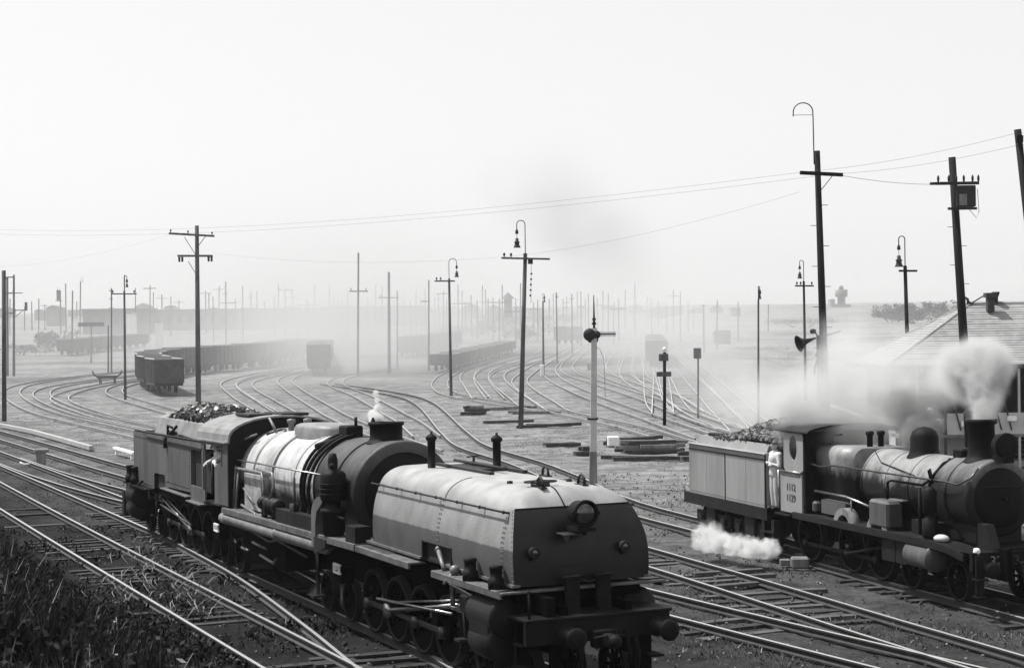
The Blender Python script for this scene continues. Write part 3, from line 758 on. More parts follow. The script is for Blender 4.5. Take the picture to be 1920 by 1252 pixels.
    q = MB(); r = 1.055
    q.lathe([(r, -10.4), (r, -8.05), (r + .02, -8.05), (r + .02, -7.93), (r - .02, -7.88), (r * .8, -7.86)], c=(0, 0, BC), axis='x', n=64)
    q.lathe([(r + .012, -9.15), (r + .03, -9.15), (r + .03, -9.05), (r + .012, -9.05)], c=(0, 0, BC), axis='x', n=64)
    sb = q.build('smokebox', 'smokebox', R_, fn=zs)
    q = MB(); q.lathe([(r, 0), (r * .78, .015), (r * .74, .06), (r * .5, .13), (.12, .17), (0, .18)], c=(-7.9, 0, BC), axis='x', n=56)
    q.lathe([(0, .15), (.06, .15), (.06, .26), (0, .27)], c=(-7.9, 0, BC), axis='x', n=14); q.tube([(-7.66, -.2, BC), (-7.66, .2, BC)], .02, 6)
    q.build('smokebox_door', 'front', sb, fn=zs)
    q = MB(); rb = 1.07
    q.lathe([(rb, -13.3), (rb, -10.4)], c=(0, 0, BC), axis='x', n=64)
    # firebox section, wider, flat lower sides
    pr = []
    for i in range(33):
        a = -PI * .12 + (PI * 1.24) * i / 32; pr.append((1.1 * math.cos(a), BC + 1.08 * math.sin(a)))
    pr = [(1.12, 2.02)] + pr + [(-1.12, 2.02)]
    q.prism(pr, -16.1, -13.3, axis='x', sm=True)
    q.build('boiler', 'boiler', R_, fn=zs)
    q = MB()
    for X, rr in ((-13.3, 1.115), (-11.75, rb + .006), (-10.42, rb + .012), (-10.75, rb + .006), (-14.7, 1.118)):
        q.lathe([(rr - .004, X - .03), (rr + .01, X - .03), (rr + .01, X + .03), (rr - .004, X + .03)], c=(0, 0, BC), axis='x', n=64, a0=-.25, a1=PI + .25)
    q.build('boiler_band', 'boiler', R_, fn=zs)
    q = MB(); q.box(-15.35, -14.0, -1.135, -1.10, 2.02, 2.86, bev=.01); q.build('firebox_panel', 'panel', R_, fn=zs)
    q = MB()   # long pipes hugging the barrel from the top fitting
    for X0, X1 in ((-10.6, -10.95), (-10.3, -10.62), (-11.0, -11.1)):
        q.tube([(X0 + (X1 - X0) * i / 14, -(rb + .05) * math.cos(PI * .44 - PI * .55 * i / 14 - .0), BC + (rb + .05) * math.sin(PI * .44 - PI * .55 * i / 14)) for i in range(15)] + [(X1, -1.12, 2.0)], .038, 8)
    q.tube([(-15.4, -.55, BC + .95), (-15.1, -.3, BC + 1.06), (-14.7, -.3, BC + 1.08)], .03, 8)
    q.build('steam_pipe', 'black', R_, fn=zs)
    q = MB(); q.box(-10.9, -10.35, -.32, .05, BC + 1.0, BC + 1.3, bev=.03); q.tube([(-10.4, -.1, BC + 1.3), (-10.4, -.1, BC + 1.48)], .035, 8); q.tube([(-10.7, -.5, BC + .98), (-11.1, -.75, BC + .85)], .07, 8); q.build('top_feed', 'black', R_, fn=zs)
    q = MB(); q.box(-10.2, -7.8, 0, .01, 4.0, 4.01)
    q = MB(); q.lathe([(.42, 0), (.36, .05), (.335, .1), (.335, .34), (.37, .36), (.37, .42), (.29, .42), (.29, .1)], c=(-8.86, 0, BC + 1.0), n=36); q.lathe([(0, .2), (.3, .2)], c=(-8.86, 0, BC + 1.0), n=24); q.lathe([(0, .0), (.06, .0), (.05, .42), (.02, .5), (0, .5)], c=(-9.35, -.1, BC + 1.0), n=10)
    q.build('chimney', 'black', R_, fn=zs)
    # dome: long low oval casing
    q = MB()
    prf = [(1.0, 0), (1.0, .7), (.95, .86), (.82, .96), (.55, 1.0), (0, 1.0)]
    vs = []; n = 36
    for (k_, h) in prf:
        for i in range(n):
            a = 2 * PI * i / n; ca, sa = math.cos(a), math.sin(a)
            vs.append((-12.75 + 1.15 * k_ * abs(ca) ** .6 * (1 if ca > 0 else -1), .52 * k_ * abs(sa) ** .8 * (1 if sa > 0 else -1), BC + .92 + .36 * h))
    fs = [(i * n + k, i * n + (k + 1) % n, (i + 1) * n + (k + 1) % n, (i + 1) * n + k) for i in range(len(prf) - 1) for k in range(n)]
    q.add(vs, fs, 0, True); q.build('steam_dome', 'roofdust', R_, fn=zs)
    q = MB(); q.lathe([(0, 0), (.07, 0), (.07, .2), (.1, .22), (.1, .3), (0, .32)], c=(-14.6, -.2, BC + 1.02), n=12); q.lathe([(0, 0), (.07, 0), (.07, .2), (.1, .22), (.1, .3), (0, .32)], c=(-14.6, .2, BC + 1.02), n=12); q.tube([(-14.9, -.45, BC + .98), (-15.2, -.55, BC + 1.35)], .035, 6)
    q.build('safety_valve', 'pipe', R_, fn=zs)
    for sd in (-1, 1):
        h = MB(); h.tube([(-16.0, sd * 1.2, 3.14), (-9.1, sd * 1.2, 3.14)], .018, 8)
        for k in range(6): X = -15.6 + k * 1.2; h.tube([(X, sd * 1.2, 3.14), (X, sd * 1.02, 3.12)], .016, 6)
        h.build('handrail', 'bright', R_, fn=zs)
    # pipework on the firebox side
    q = MB()
    q.tube([(-15.7, -1.24, 2.95), (-13.55, -1.24, 2.95), (-13.35, -1.26, 2.6), (-13.4, -1.3, 2.3)], .035, 8); q.tube([(-14.0, -1.22, 3.02), (-12.75, -1.24, 2.98), (-12.6, -1.26, 2.7), (-12.7, -1.3, 2.45)], .035, 8)
    q.tube([(-15.85, -1.2, 3.0), (-15.85, -1.28, 2.0)], .04, 8); q.tube([(-15.6, -1.2, 2.9), (-15.62, -1.28, 2.0)], .03, 8); q.tube([(-15.3, -1.22, 2.1), (-14.1, -1.26, 2.0), (-13.9, -1.3, 1.96)], .03, 8)
    q.tube([(-16.2, -1.15, 3.35), (-15.9, -1.0, 3.6), (-15.4, -.8, 3.75)], .025, 8); q.tube([(-15.2, -1.2, 2.5), (-14.2, -1.24, 2.2)], .022, 6)
    q.build('firebox_pipe', 'pipe', R_, fn=zs)
    q = MB()
    for X in (-13.25, -12.5, -12.25):
        q.lathe([(0, -.12), (.14, -.12), (.16, -.05), (.16, .05), (.12, .12), (0, .12)], c=(X, -1.28, 2.3), axis='x', n=18); q.lathe([(0, 0), (.07, 0), (.07, .35), (0, .35)], c=(X, -1.28, 1.94), n=12)
    q.lathe([(0, -.1), (.2, -.1), (.2, .1), (0, .1)], c=(-13.0, -1.27, 2.24), axis='y', n=18)
    q.build('injector', 'grime', R_, fn=zs)
    q = MB(); q.tube([(-11.0, -1.3, 1.98), (-11.0, -1.3, 2.45)], .1, 14); q.tube([(-10.85, -1.33, 1.98), (-10.85, -1.33, 3.0)], .022, 6); q.build('small_reservoir', 'grime', R_, fn=zs)
    # air compressor by the smokebox
    q = MB(); q.lathe([(0, 0), (.2, 0), (.23, .05), (.23, .42), (.26, .45), (.26, .52), (.15, .55), (.15, .68), (.24, .7), (.26, .74), (.26, 1.2), (.22, 1.26), (.1, 1.3), (.1, 1.5), (.07, 1.62), (0, 1.64)], c=(-8.5, -1.28, 2.0), n=24)
    for z in (2.8, 2.9, 3.0): q.lathe([(.24, 0), (.275, .01), (.275, .03), (.24, .04)], c=(-8.5, -1.28, z), n=24)
    q.tube([(-8.7, -1.3, 3.2), (-8.95, -1.25, 3.2), (-9.0, -1.2, 2.9)], .03, 6); q.tube([(-8.35, -1.3, 2.4), (-7.9, -1.25, 2.35)], .035, 6); q.ball((-8.5, -1.3, 3.45), .09, 8); q.ball((-8.32, -1.35, 3.38), .07, 8)
    q.build('air_pump', 'black', R_, fn=zs)
    q = MB(); out = [(-9.25, 1.72), (-9.25, 2.35)] + [(-9.25 + .62 * (1 - math.cos(a)), 2.35 + .42 * math.sin(a)) for a in [PI / 2 * i / 8 for i in range(1, 9)]] + [(-8.45, 2.77), (-8.6, 2.62), (-8.9, 2.45), (-9.0, 2.2), (-9.0, 1.72)]
    q.prism(out, -1.5, -1.28); q.build('curved_step_guard', 'cabside', R_, fn=zs)
    # footplate, valance and lower frame
    q = MB(); q.box(-16.2, -6.8, -1.46, 1.46, 1.95, 1.985, bev=.006); q.box(-16.2, -6.8, -1.47, -1.43, 1.86, 1.95); q.box(-16.2, -6.8, 1.43, 1.47, 1.86, 1.95); q.build('footplate', 'board', R_, fn=zs)
    q = MB(); q.box(-12.0, -9.3, -1.4, -1.2, 1.98, 2.28); q.box(-7.4, -6.85, -1.42, -1.1, 1.98, 2.3); q.build('footplate_locker', 'grime', R_, fn=zs)
    q = MB(); q.box(-17.5, -7.0, -.85, .85, 1.5, 1.95); q.box(-16.0, -12.6, -1.0, 1.0, .8, 1.9); q.box(-10.4, -7.0, -.6, .6, 1.6, 2.6); q.build('bridge_frame', 'darkblack', R_, fn=zs)
    for sd in (-1, 1):
        q = MB(); q.lathe([(0, -16.5), (.1, -16.5), (.13, -16.42), (.13, -16.05), (.14, -16.04), (.14, -15.98), (.13, -15.97), (.13, -12.0), (.15, -11.98), (.15, -11.9), (.13, -11.88), (.13, -8.75), (.1, -8.65), (0, -8.6)], c=(0, sd * 1.36, 1.72), axis='x', n=20); q.build('air_reservoir', 'pipe', R_, fn=zs)
    q = MB(); q.prism([(-9.1, 1.55), (-8.4, 1.75), (-8.4, 1.9), (-9.1, 1.9)], -1.5, -1.2); q.tube([(-9.6, -1.25, 1.85), (-9.62, -1.25, .62)], .045, 8); q.box(-9.8, -9.45, -1.4, -1.15, .6, .64); q.box(-9.75, -9.5, -1.35, -1.15, 1.1, 1.13)
    q.tube([(-15.5, -1.2, 1.5), (-13.0, -1.25, 1.35), (-12.4, -1.25, 1.45), (-10.5, -1.2, 1.3)], .03, 6); q.tube([(-15.2, -1.25, .98), (-14.6, -1.25, .95)], .045, 6); q.tube([(-14.3, -1.25, 1.2), (-13.2, -1.25, 1.15)], .04, 6); q.tube([(-13.9, -1.2, .95), (-12.7, -1.25, .9), (-12.4, -1.25, 1.05)], .035, 6)
    q.build('footplate_step', 'midsteel', R_)
    for (x, z) in ((-8.5, 1.3), (-17.6, 1.2)):
        q = MB(); q.box(x - .16, x + .16, -1.2, -.9, z - .3, z + .02, bev=.03); o = q.build('axlebox', 'darkblack', R_)
        q = MB(); t_ = .035
        q.box(x - .2, x + .2, -1.24, -1.2, z + .06, z + .1); q.box(x - .2, x + .2, -1.24, -1.2, z - .1, z - .06); q.box(x - .2, x - .16, -1.24, -1.2, z - .06, z + .06); q.box(x + .1, x + .14, -1.24, -1.2, z - .06, z + .06); q.box(x - .06, x - .02, -1.24, -1.2, z - .03, z + .06)
        q.build('painted_plate', 'white', o)
    # ---- cab
    q = MB(); ro = []
    for i in range(17):
        a = PI * i / 16; ro.append((1.42 * math.cos(a), 3.56 + .60 * abs(math.sin(a)) ** .75))
    ri = [(y * .97, z - .04) for (y, z) in ro[::-1]]
    q.prism(ro + ri, -18.65, -15.75, axis='x'); q.box(-18.65, -15.75, -1.5, -1.38, 3.53, 3.565); q.box(-18.65, -15.75, 1.38, 1.5, 3.53, 3.565)
    q.build('cab_roof', 'roofdust', R_, fn=zs)
    q = MB(); q.box(-17.6, -16.4, -.7, -.1, 4.12, 4.19, bev=.02); q.box(-17.5, -16.0, .0, .7, 4.13, 4.2, bev=.02); q.build('roof_ventilator', 'grime', R_, fn=zs)
    for sd in (-1, 1):
        q = MB(); y0, y1 = sorted((sd * 1.36, sd * 1.40))
        q.box(-16.35, -15.85, y0, y1, 2.03, 3.55); q.box(-17.05, -16.35, y0, y1, 2.03, 2.96); q.box(-16.55, -16.35, y0, y1, 2.96, 3.02); q.box(-18.25, -17.95, y0, y1, 2.0, 3.55); q.box(-17.95, -16.35, y0, y1, 3.44, 3.55)
        q.box(-16.38, -16.33, y0 - .02, y1 + .02, 2.96, 3.47); q.box(-16.9, -16.36, y0 - .015, y1 + .015, 3.44, 3.47)
        q.build('cab_side', 'cabside', R_, fn=zs)
        q = MB(); q.tube([(-17.9, sd * 1.44, 2.3), (-17.9, sd * 1.44, 3.4)], .018, 6); q.tube([(-17.1, sd * 1.44, 2.3), (-17.1, sd * 1.44, 3.0)], .018, 6); q.build('handrail', 'midsteel', R_, fn=zs)
    pr2 = [(-1.38, 2.0), (-1.38, 3.55)] + [(y * .98, z - .02) for (y, z) in ro[::-1]][1:-1] + [(1.38, 3.55), (1.38, 2.0)]
    q = MB(); q.prism(pr2, -15.86, -15.82, axis='x'); q.build('cab_front_sheet', 'black', R_, fn=zs)
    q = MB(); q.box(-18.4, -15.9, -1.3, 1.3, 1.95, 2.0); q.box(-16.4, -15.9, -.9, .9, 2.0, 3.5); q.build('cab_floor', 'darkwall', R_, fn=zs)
    # ---- rear unit
    q = MB()
    y0, y1 = -1.30, 1.30
    outl = [(-26.45, 1.66), (-26.45, 3.17), (-19.75, 3.22), (-18.42, 3.22), (-18.42, 3.02), (-19.72, 3.02), (-19.72, 1.90), (-22.55, 1.84), (-22.58, 2.08), (-22.66, 2.14), (-23.8, 2.12), (-23.88, 2.06), (-23.9, 1.66)]
    for yy in (-1.3, 1.3): q.prism(outl, *sorted((yy, yy * .97)))
    q.box(-26.45, -26.41, -1.26, 1.26, 1.66, 3.17); q.box(-26.41, -18.42, -1.26, 1.26, 3.05, 3.09); q.box(-19.75, -19.7, -1.26, 1.26, 1.9, 3.05)
    tr = q.build('rear_tank', 'cabside', R_)
    q = MB()
    for sd in (-1, 1):
        for (X, za, zb) in ((-26.3, 1.75, 3.1), (-24.1, 1.75, 3.0), (-22.2, 2.0, 3.0), (-20.9, 2.0, 3.0), (-19.85, 2.0, 3.1)):
            z = za
            while z < zb: q.box(X - .012, X + .012, sd * 1.3 - .009, sd * 1.3 + .009, z - .012, z + .012); z += .085
        x = -26.3
        while x < -19.9:
            for z in ((3.02,) if x < -24.6 else ()) + ((1.72,) if x < -24 else (1.98,) if x > -22.4 else ()): q.box(x - .012, x + .012, sd * 1.3 - .009, sd * 1.3 + .009, z - .012, z + .012)
            x += .1
    tag(q.build('rivet_seam', 'grime', R_), kind='stuff')
    q = MB(); q.box(-19.7, -18.1, -1.2, 1.2, 2.0, 3.04); q.box(-25.9, -22.4, -1.2, 1.2, 1.7, 2.2); q.build('rear_tank_interior', 'darkwall', R_)
    q = MB(); q.box(-19.72, -18.4, -1.32, -1.26, 1.72, 2.1); q.build('cab_step_sheet', 'cabside', R_)
    q = MB(); q.tube([(-26.3, -1.28, 3.2), (-18.4, -1.28, 3.27)], .03, 8); q.box(-24.6, -18.6, -1.33, -1.3, 3.03, 3.1); q.build('tank_beading', 'grime', R_)
    q = MB(); q.tube([(-22.6, -1.2, 3.2), (-22.6, -1.2, 3.5), (-22.3, -1.15, 3.45)], .035, 6); q.box(-22.8, -22.3, -1.2, -1.0, 3.12, 3.35, bev=.04); q.tube([(-22.1, -1.25, 3.3), (-21.6, -1.2, 3.52)], .04, 6); q.box(-21.7, -21.3, -1.25, -1.05, 3.12, 3.3, bev=.04); q.tube([(-21.2, -1.2, 3.3), (-19.8, -1.2, 3.25)], .03, 6); q.tube([(-22.35, -1.34, 3.2), (-22.35, -1.34, 2.9)], .05, 6)
    q.build('tank_filler_gear', 'black', R_)
    q = MB(); bk = [(-1.05, 3.09), (-.86, 3.62), (-.62, 3.72), (-.62, 3.6), (.62, 3.6), (.62, 3.72), (.86, 3.62), (1.05, 3.09)]
    q.prism(bk, -25.0, -18.75, axis='x'); q.build('coal_bunker', 'roofdust', R_)
    q = MB(); rnd = random.Random(3)
    for i in range(3600):
        x = rnd.uniform(-24.2, -18.6); y = rnd.uniform(-.78, .85); hh = .42 * (1 - (y / .95) ** 2) * smooth(-24.4, -23.4, x) * (1 - .7 * smooth(-20.2, -18.6, x))
        s_ = rnd.uniform(.03, .085); Mx = Matrix.Translation((x, y, 3.6 + hh * rnd.uniform(.6, 1.02))) @ Matrix.Rotation(rnd.uniform(0, 6), 4, Vector((rnd.random(), rnd.random(), rnd.random() + .1)).normalized())
        q.box(-s_, s_, -s_ * .7, s_ * .7, -s_ * .6, s_ * .6, mi=(1 if rnd.random() < .17 else 0), M_=Mx)
    tag(q.build('coal_heap', ['coal', 'coalash'], R_, fix=False), kind='stuff')
    q = MB(); q.box(-27.5, -17.2, -.62, -.5, .85, 1.65); q.box(-27.5, -17.2, .5, .62, .85, 1.65); q.box(-26.4, -18.4, -1.15, 1.15, 1.5, 1.72); q.build('rear_frame', 'darkblack', R_)
    for sd in (-1, 1):
        q = MB(); q.box(-22.7, -19.8, *sorted((sd * 1.1, sd * 1.42)), 1.76, 1.80, bev=.006); q.box(-19.7, -18.3, *sorted((sd * 1.1, sd * 1.46)), 1.68, 1.72, bev=.006); q.build('running_board', 'board', R_)
        q = MB(); y = sd * 1.16
        q.lathe([(0, -.7), (.12, -.7), (.13, -.6), (.33, -.55), (.34, -.45), (.34, .4), (.3, .45), (0, .45)], c=(-26.3, y, 1.28), axis='x', n=26); q.lathe([(0, -.5), (.34, -.48), (.34, .35), (0, .38)], c=(-26.3, y - sd * .02, .9), axis='x', n=24); q.box(-26.75, -25.95, *sorted((sd * .7, sd * 1.46)), .8, 1.3, bev=.03)
        q.build('cylinder', 'grime', R_)
        q = MB(); q.box(-27.0, -24.1, *sorted((sd * 1.05, sd * 1.5)), 1.6, 1.64)
        for X in (-26.7, -26.0): q.lathe([(0, 0), (.14, 0), (.14, .2), (.1, .22), (.1, .42), (.12, .44), (.12, .5), (0, .52)], c=(X, sd * 1.36, 1.64), n=14)
        q.tube([(-25.6, sd * 1.4, 1.62), (-24.9, sd * 1.4, 1.8)], .04, 6)
        q.build('oil_pot', 'black', R_)
    motion(-26.0, (-23.6, -22.35, -21.1, -19.85), -1)
    side_wheels(R_, (-26.7, -25.1), .42, 'bogie_wheel', n=10); side_wheels(R_, (-23.6, -22.35, -21.1, -19.85), .62, 'driving_wheel'); side_wheels(R_, (-18.3, -16.9), .42, 'bogie_wheel', n=10)
    q = MB(); q.box(-27.62, -27.5, -1.3, 1.3, 1.0, 1.45, bev=.015); q.box(-27.9, -27.62, -1.35, -1.2, .55, 1.3); q.tube([(-27.6, -1.25, 1.4), (-27.6, -1.25, 1.95)], .025, 6); q.build('buffer_beam', 'grime', R_)
    buffer_(R_, -27.62, -.85, 1.25, -1); buffer_(R_, -27.62, .85, 1.25, -1)
    return R_
articulated()

# ------------------------------------------------------------------ tender locomotive at right
def tender_loco():
    R_ = empty('tender_locomotive', (O2[0], O2[1], 0), math.radians(TH2 - 90),
               'black tender steam locomotive at right with a smoking chimney', 'steam locomotive')
    # tender
    q = MB(); q.box(-15.7, -10.4, -1.22, 1.22, 1.28, 1.33, bev=.006); q.box(-15.7, -10.4, -1.22, -1.16, 1.02, 1.28); q.box(-15.7, -10.4, 1.16, 1.22, 1.02, 1.28); q.box(-15.5, -10.4, -.6, .6, .7, 1.28); q.build('tender_frame', 'grime', R_)
    q = MB(); pts = [(-1.18, 1.33), (-1.18, 2.68), (-1.24, 2.72), (-1.2, 2.74), (1.2, 2.74), (1.24, 2.72), (1.18, 2.68), (1.18, 1.33)]
    q.prism(pts, -15.4, -10.5, axis='x'); q.build('tender_tank', 'tender2', R_)
    q = MB(); q.prism([(-1.06, 2.74), (-.98, 2.96), (.98, 2.96), (1.06, 2.74)], -15.05, -10.7, axis='x'); q.build('coal_rail_plate', 'tender2', R_)
    q = MB(); q.box(-15.4, -10.52, -1.195, -1.178, 2.55, 2.59); q.box(-15.4, -10.52, 1.178, 1.195, 2.55, 2.59)
    for sd in (-1, 1): q.box(-10.55, -10.49, sd * 1.195 - .012, sd * 1.195 + .012, 1.33, 2.7); q.box(-13.0, -12.97, sd * 1.187 - .008, sd * 1.187 + .008, 1.33, 2.6)
    q.build('beading', 'grime', R_)
    q = MB(); rnd = random.Random(5)
    for i in range(3000):
        x = rnd.uniform(-14.2, -9.95); y = rnd.uniform(-.98, .98); hh = .62 * (1 - (y / 1.15) ** 2) * smooth(-14.6, -11.4, x); s_ = rnd.uniform(.03, .08)
        Mx = Matrix.Translation((x, y, max(2.9, 2.92 + hh * rnd.uniform(.7, 1.02)))) @ Matrix.Rotation(rnd.uniform(0, 6), 4, Vector((rnd.random(), rnd.random(), rnd.random() + .1)).normalized())
        q.box(-s_, s_, -s_ * .7, s_ * .7, -s_ * .6, s_ * .6, mi=(1 if rnd.random() < .35 else 0), M_=Mx)
    q.box(-14.3, -10.0, -.98, .98, 2.9, 2.96); q.box(-11.6, -9.9, -.8, .8, 2.95, 3.25)
    tag(q.build('coal_heap', ['timber', 'sleeperpale'], R_, fix=False), kind='stuff')
    q = MB(); q.box(-14.6, -13.7, -.95, -.7, 2.96, 3.05, bev=.02); q.build('tool_box', 'grime', R_)
    side_wheels(R_, (-14.9, -13.4, -12.4, -10.95), .44, 'bogie_wheel', n=10)
    q = MB()
    for xa in (-14.15, -11.7):
        q.box(xa - 1.1, xa + 1.1, -1.02, -.92, .55, .85); q.box(xa - .3, xa + .3, -1.1, -.9, .45, 1.02, bev=.03)
        for d_ in (-.74, .74): q.box(xa + d_ - .14, xa + d_ + .14, -1.1, -.9, .42, .78, bev=.03); q.tube([(xa + d_, -1.06, .45), (xa + d_ + .28, -1.06, 1.0)], .025, 6)
    q.box(-10.75, -10.6, -1.2, -1.0, .35, 1.05); q.box(-10.2, -10.05, -1.2, -1.0, .35, 1.05); q.box(-10.8, -10.0, -1.28, -1.0, .34, .38); q.box(-10.75, -10.05, -1.24, -1.0, .72, .75)
    q.build('tender_underframe', 'grime', R_)
    q = MB()
    for sd in (-1, 1):
        for X in (-15.33, -14.2, -12.98, -11.7, -10.6):
            z = 1.4
            while z < 2.55: q.box(X - .011, X + .011, sd * 1.18 - .009, sd * 1.18 + .009, z - .011, z + .011); z += .08
        for Z in (1.39, 2.5):
            x = -15.3
            while x < -10.6: q.box(x - .011, x + .011, sd * 1.18 - .009, sd * 1.18 + .009, Z - .011, Z + .011); x += .09
    tag(q.build('rivet_seam', 'grime2', R_), kind='stuff')
    # cab
    for sd in (-1, 1):
        q = MB(); y0, y1 = sorted((sd * 1.16, sd * 1.2))
        q.box(-9.65, -8.5, y0, y1, 1.36, 2.36)
        out = [(-9.46, 2.36), (-8.42, 2.36), (-8.42, 3.42), (-9.46, 3.42)]; n = 24
        ov = [(-8.95 + .2 * math.cos(2 * PI * k / n), 2.98 + .31 * math.sin(2 * PI * k / n)) for k in range(n)]
        # panel with an oval hole: bridge outline and hole quads by angle
        outer = []
        for k in range(n):
            a = 2 * PI * k / n; ca, sa = math.cos(a), math.sin(a)
            tx = (.53 / ca) if ca > 1e-6 else (-.51 / ca) if ca < -1e-6 else 9; tz = (.44 / sa) if sa > 1e-6 else (-.62 / sa) if sa < -1e-6 else 9
            t_ = min(tx, tz); outer.append((-8.95 + t_ * ca, 2.98 + t_ * sa))
        vs = [(x, y, z) for y in (y0, y1) for (x, z) in ov] + [(x, y, z) for y in (y0, y1) for (x, z) in outer]
        fs = []
        for k in range(n):
            k2 = (k + 1) % n
            fs += [(k, k2, 2 * n + k2, 2 * n + k), (n + k, n + k2, 3 * n + k2, 3 * n + k), (k, k2, n + k2, n + k)]
        q.add(vs, fs)
        q.build('cab_side', 'tender2' if sd < 0 else 'grime', R_)
        q = MB(); q.tube([(-9.68, sd * 1.22, 2.38), (-8.5, sd * 1.22, 2.38)], .025, 8); q.tube([(-9.72, sd * 1.22, 1.4), (-9.72, sd * 1.22, 2.38)], .022, 8); q.box(-9.6, -8.6, sd * 1.21 - .01, sd * 1.21 + .01, 2.29, 2.34)
        q.build('handrail', 'bright', R_)
    q = MB(); ro = [(1.3 * math.cos(PI * i / 16), 3.4 + .2 * math.sin(PI * i / 16)) for i in range(17)]; ri = [(y * .98, z - .035) for (y, z) in ro[::-1]]
    q.prism(ro + ri, -10.1, -8.0, axis='x'); q.box(-9.7, -8.9, -.3, .3, 3.58, 3.66, bev=.02); q.build('cab_roof', 'grime', R_)
    q = MB(); q.box(-8.44, -8.4, -1.16, 1.16, 1.36, 3.4); q.build('cab_front_sheet', 'black', R_)
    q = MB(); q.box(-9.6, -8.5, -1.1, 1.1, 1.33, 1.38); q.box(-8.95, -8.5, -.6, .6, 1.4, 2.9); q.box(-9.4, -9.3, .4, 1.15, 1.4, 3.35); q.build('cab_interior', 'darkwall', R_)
    mx = Matrix.Translation((-9.07, -1.208, 1.99)) @ Matrix.Rotation(PI / 2, 4, 'X')
    text_mesh('cab_lettering', '1112', .25, 'letter', R_, mx); text_mesh('cab_number', '1129', .25, 'letter', R_, Matrix.Translation((0, 0, -.27)) @ mx)
    # boiler
    BC = 2.33; r = .76
    q = MB(); q.lathe([(r, -6.6), (r, -3.3)], c=(0, 0, BC), axis='x', n=56)
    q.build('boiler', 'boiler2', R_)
    q = MB(); pr = []
    for (cy, cz, a0_, a1_) in ((.58, 2.83, 0, PI / 2), (-.58, 2.83, PI / 2, PI)):
        for i in range(8): a = a0_ + (a1_ - a0_) * i / 7; pr.append((cy + .27 * math.cos(a), cz + .27 * math.sin(a)))
    pr = [(.8, 1.42)] + pr + [(-.8, 1.42)]
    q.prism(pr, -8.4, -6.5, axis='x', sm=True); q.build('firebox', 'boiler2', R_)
    q = MB()
    for X in (-6.35, -5.3, -4.3, -3.35): q.lathe([(r, X - .025), (r + .012, X - .025), (r + .012, X + .025), (r, X + .025)], c=(0, 0, BC), axis='x', n=56)
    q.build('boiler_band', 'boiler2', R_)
    q = MB(); rs = .8; q.lathe([(rs, -3.3), (rs, -1.95), (rs + .02, -1.95), (rs + .02, -1.88), (rs - .03, -1.84), (rs * .8, -1.83)], c=(0, 0, BC), axis='x', n=56); q.lathe([(rs, -2.75), (rs + .02, -2.75), (rs + .02, -2.68), (rs, -2.68)], c=(0, 0, BC), axis='x', n=56)
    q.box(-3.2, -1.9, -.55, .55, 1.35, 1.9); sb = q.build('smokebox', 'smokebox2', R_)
    q = MB(); q.lathe([(rs * .8, 0), (rs * .78, .05), (rs * .5, .11), (0, .14)], c=(-1.85, 0, BC), axis='x', n=48); q.lathe([(0, .12), (.05, .12), (.05, .22), (0, .23)], c=(-1.85, 0, BC), axis='x', n=12); q.lathe([(.1, .13), (.15, .15), (.2, .13)], c=(-1.85, 0, BC), axis='x', n=24); q.tube([(-1.68, -.5, BC + .25), (-1.68, .5, BC + .25)], .02, 6); q.build('smokebox_door', 'front', sb)
    q = MB(); q.lathe([(.4, -.02), (.33, .06), (.29, .14), (.28, .78), (.33, .8), (.35, .86), (.33, .9), (.25, .9), (.25, .2), (0, .2)], c=(-2.52, 0, BC + .74), n=36); q.build('chimney', 'black', R_)
    q = MB(); q.lathe([(.42, -.06), (.35, .05), (.32, .15), (.32, .42), (.27, .55), (.16, .63), (0, .66)], c=(-4.8, 0, BC + .7), n=32); q.build('steam_dome', 'black', R_)
    q = MB(); q.lathe([(0, 0), (.07, 0), (.07, .25), (.1, .3), (.1, .36), (0, .38)], c=(-7.0, -.15, 3.1), n=12); q.lathe([(0, 0), (.07, 0), (.07, .25), (.1, .3), (.1, .36), (0, .38)], c=(-7.0, .15, 3.1), n=12); q.tube([(-8.2, -.5, 3.1), (-8.2, -.5, 3.3), (-7.9, -.4, 3.35)], .03, 6); q.build('safety_valve', 'black', R_)
    q = MB(); q.lathe([(0, -.28), (.16, -.28), (.24, -.18), (.25, 0), (.27, 0), (.27, .05), (.0, .05)], c=(-1.62, 0, BC + 1.12), axis='x', n=30); q.box(-1.95, -1.5, -.12, .12, BC + .76, BC + .9); hL = q.build('headlight', 'black', R_)
    q = MB(); q.lathe([(0, .07), (.2, .055), (.235, .05)], c=(-1.61, 0, BC + 1.12), axis='x', n=28); q.build('lens', 'front', hL)
    for sd in (-1, 1):
        q = MB(); pts = [(-8.35, sd * 1.02, 2.62), (-7.9, sd * 1.0, 2.58), (-7.2, sd * 1.0, 2.66), (-2.5, sd * .93, 2.66), (-2.1, sd * .86, 2.62), (-1.82, sd * .72, 2.78), (-1.8, sd * .55, 2.98)]
        q.tube(pts, .022, 8)
        for X in (-6.7, -5.5, -4.2, -3.0): q.tube([(X, sd * .96, 2.66), (X, sd * .74, 2.6)], .014, 6)
        q.build('handrail', 'midsteel', R_)
    q = MB(); q.tube([(-4.95, -.88, 2.05), (-4.9, -.9, 2.45), (-4.75, -.9, 2.5), (-3.5, -.86, 2.5), (-3.3, -.8, 2.62), (-3.25, -.3, 3.08)], .03, 8)
    q.tube([(-3.1, -.9, 2.66), (-3.05, -.98, 2.85), (-2.95, -1.0, 2.9), (-2.85, -1.0, 2.6)], .025, 8); q.tube([(-3.4, -.8, 2.2), (-3.3, -.78, 2.65), (-3.22, -.5, 2.98), (-3.2, -.1, 3.12)], .035, 8); q.box(-3.35, -2.95, -.2, .15, 3.04, 3.3, bev=.04)
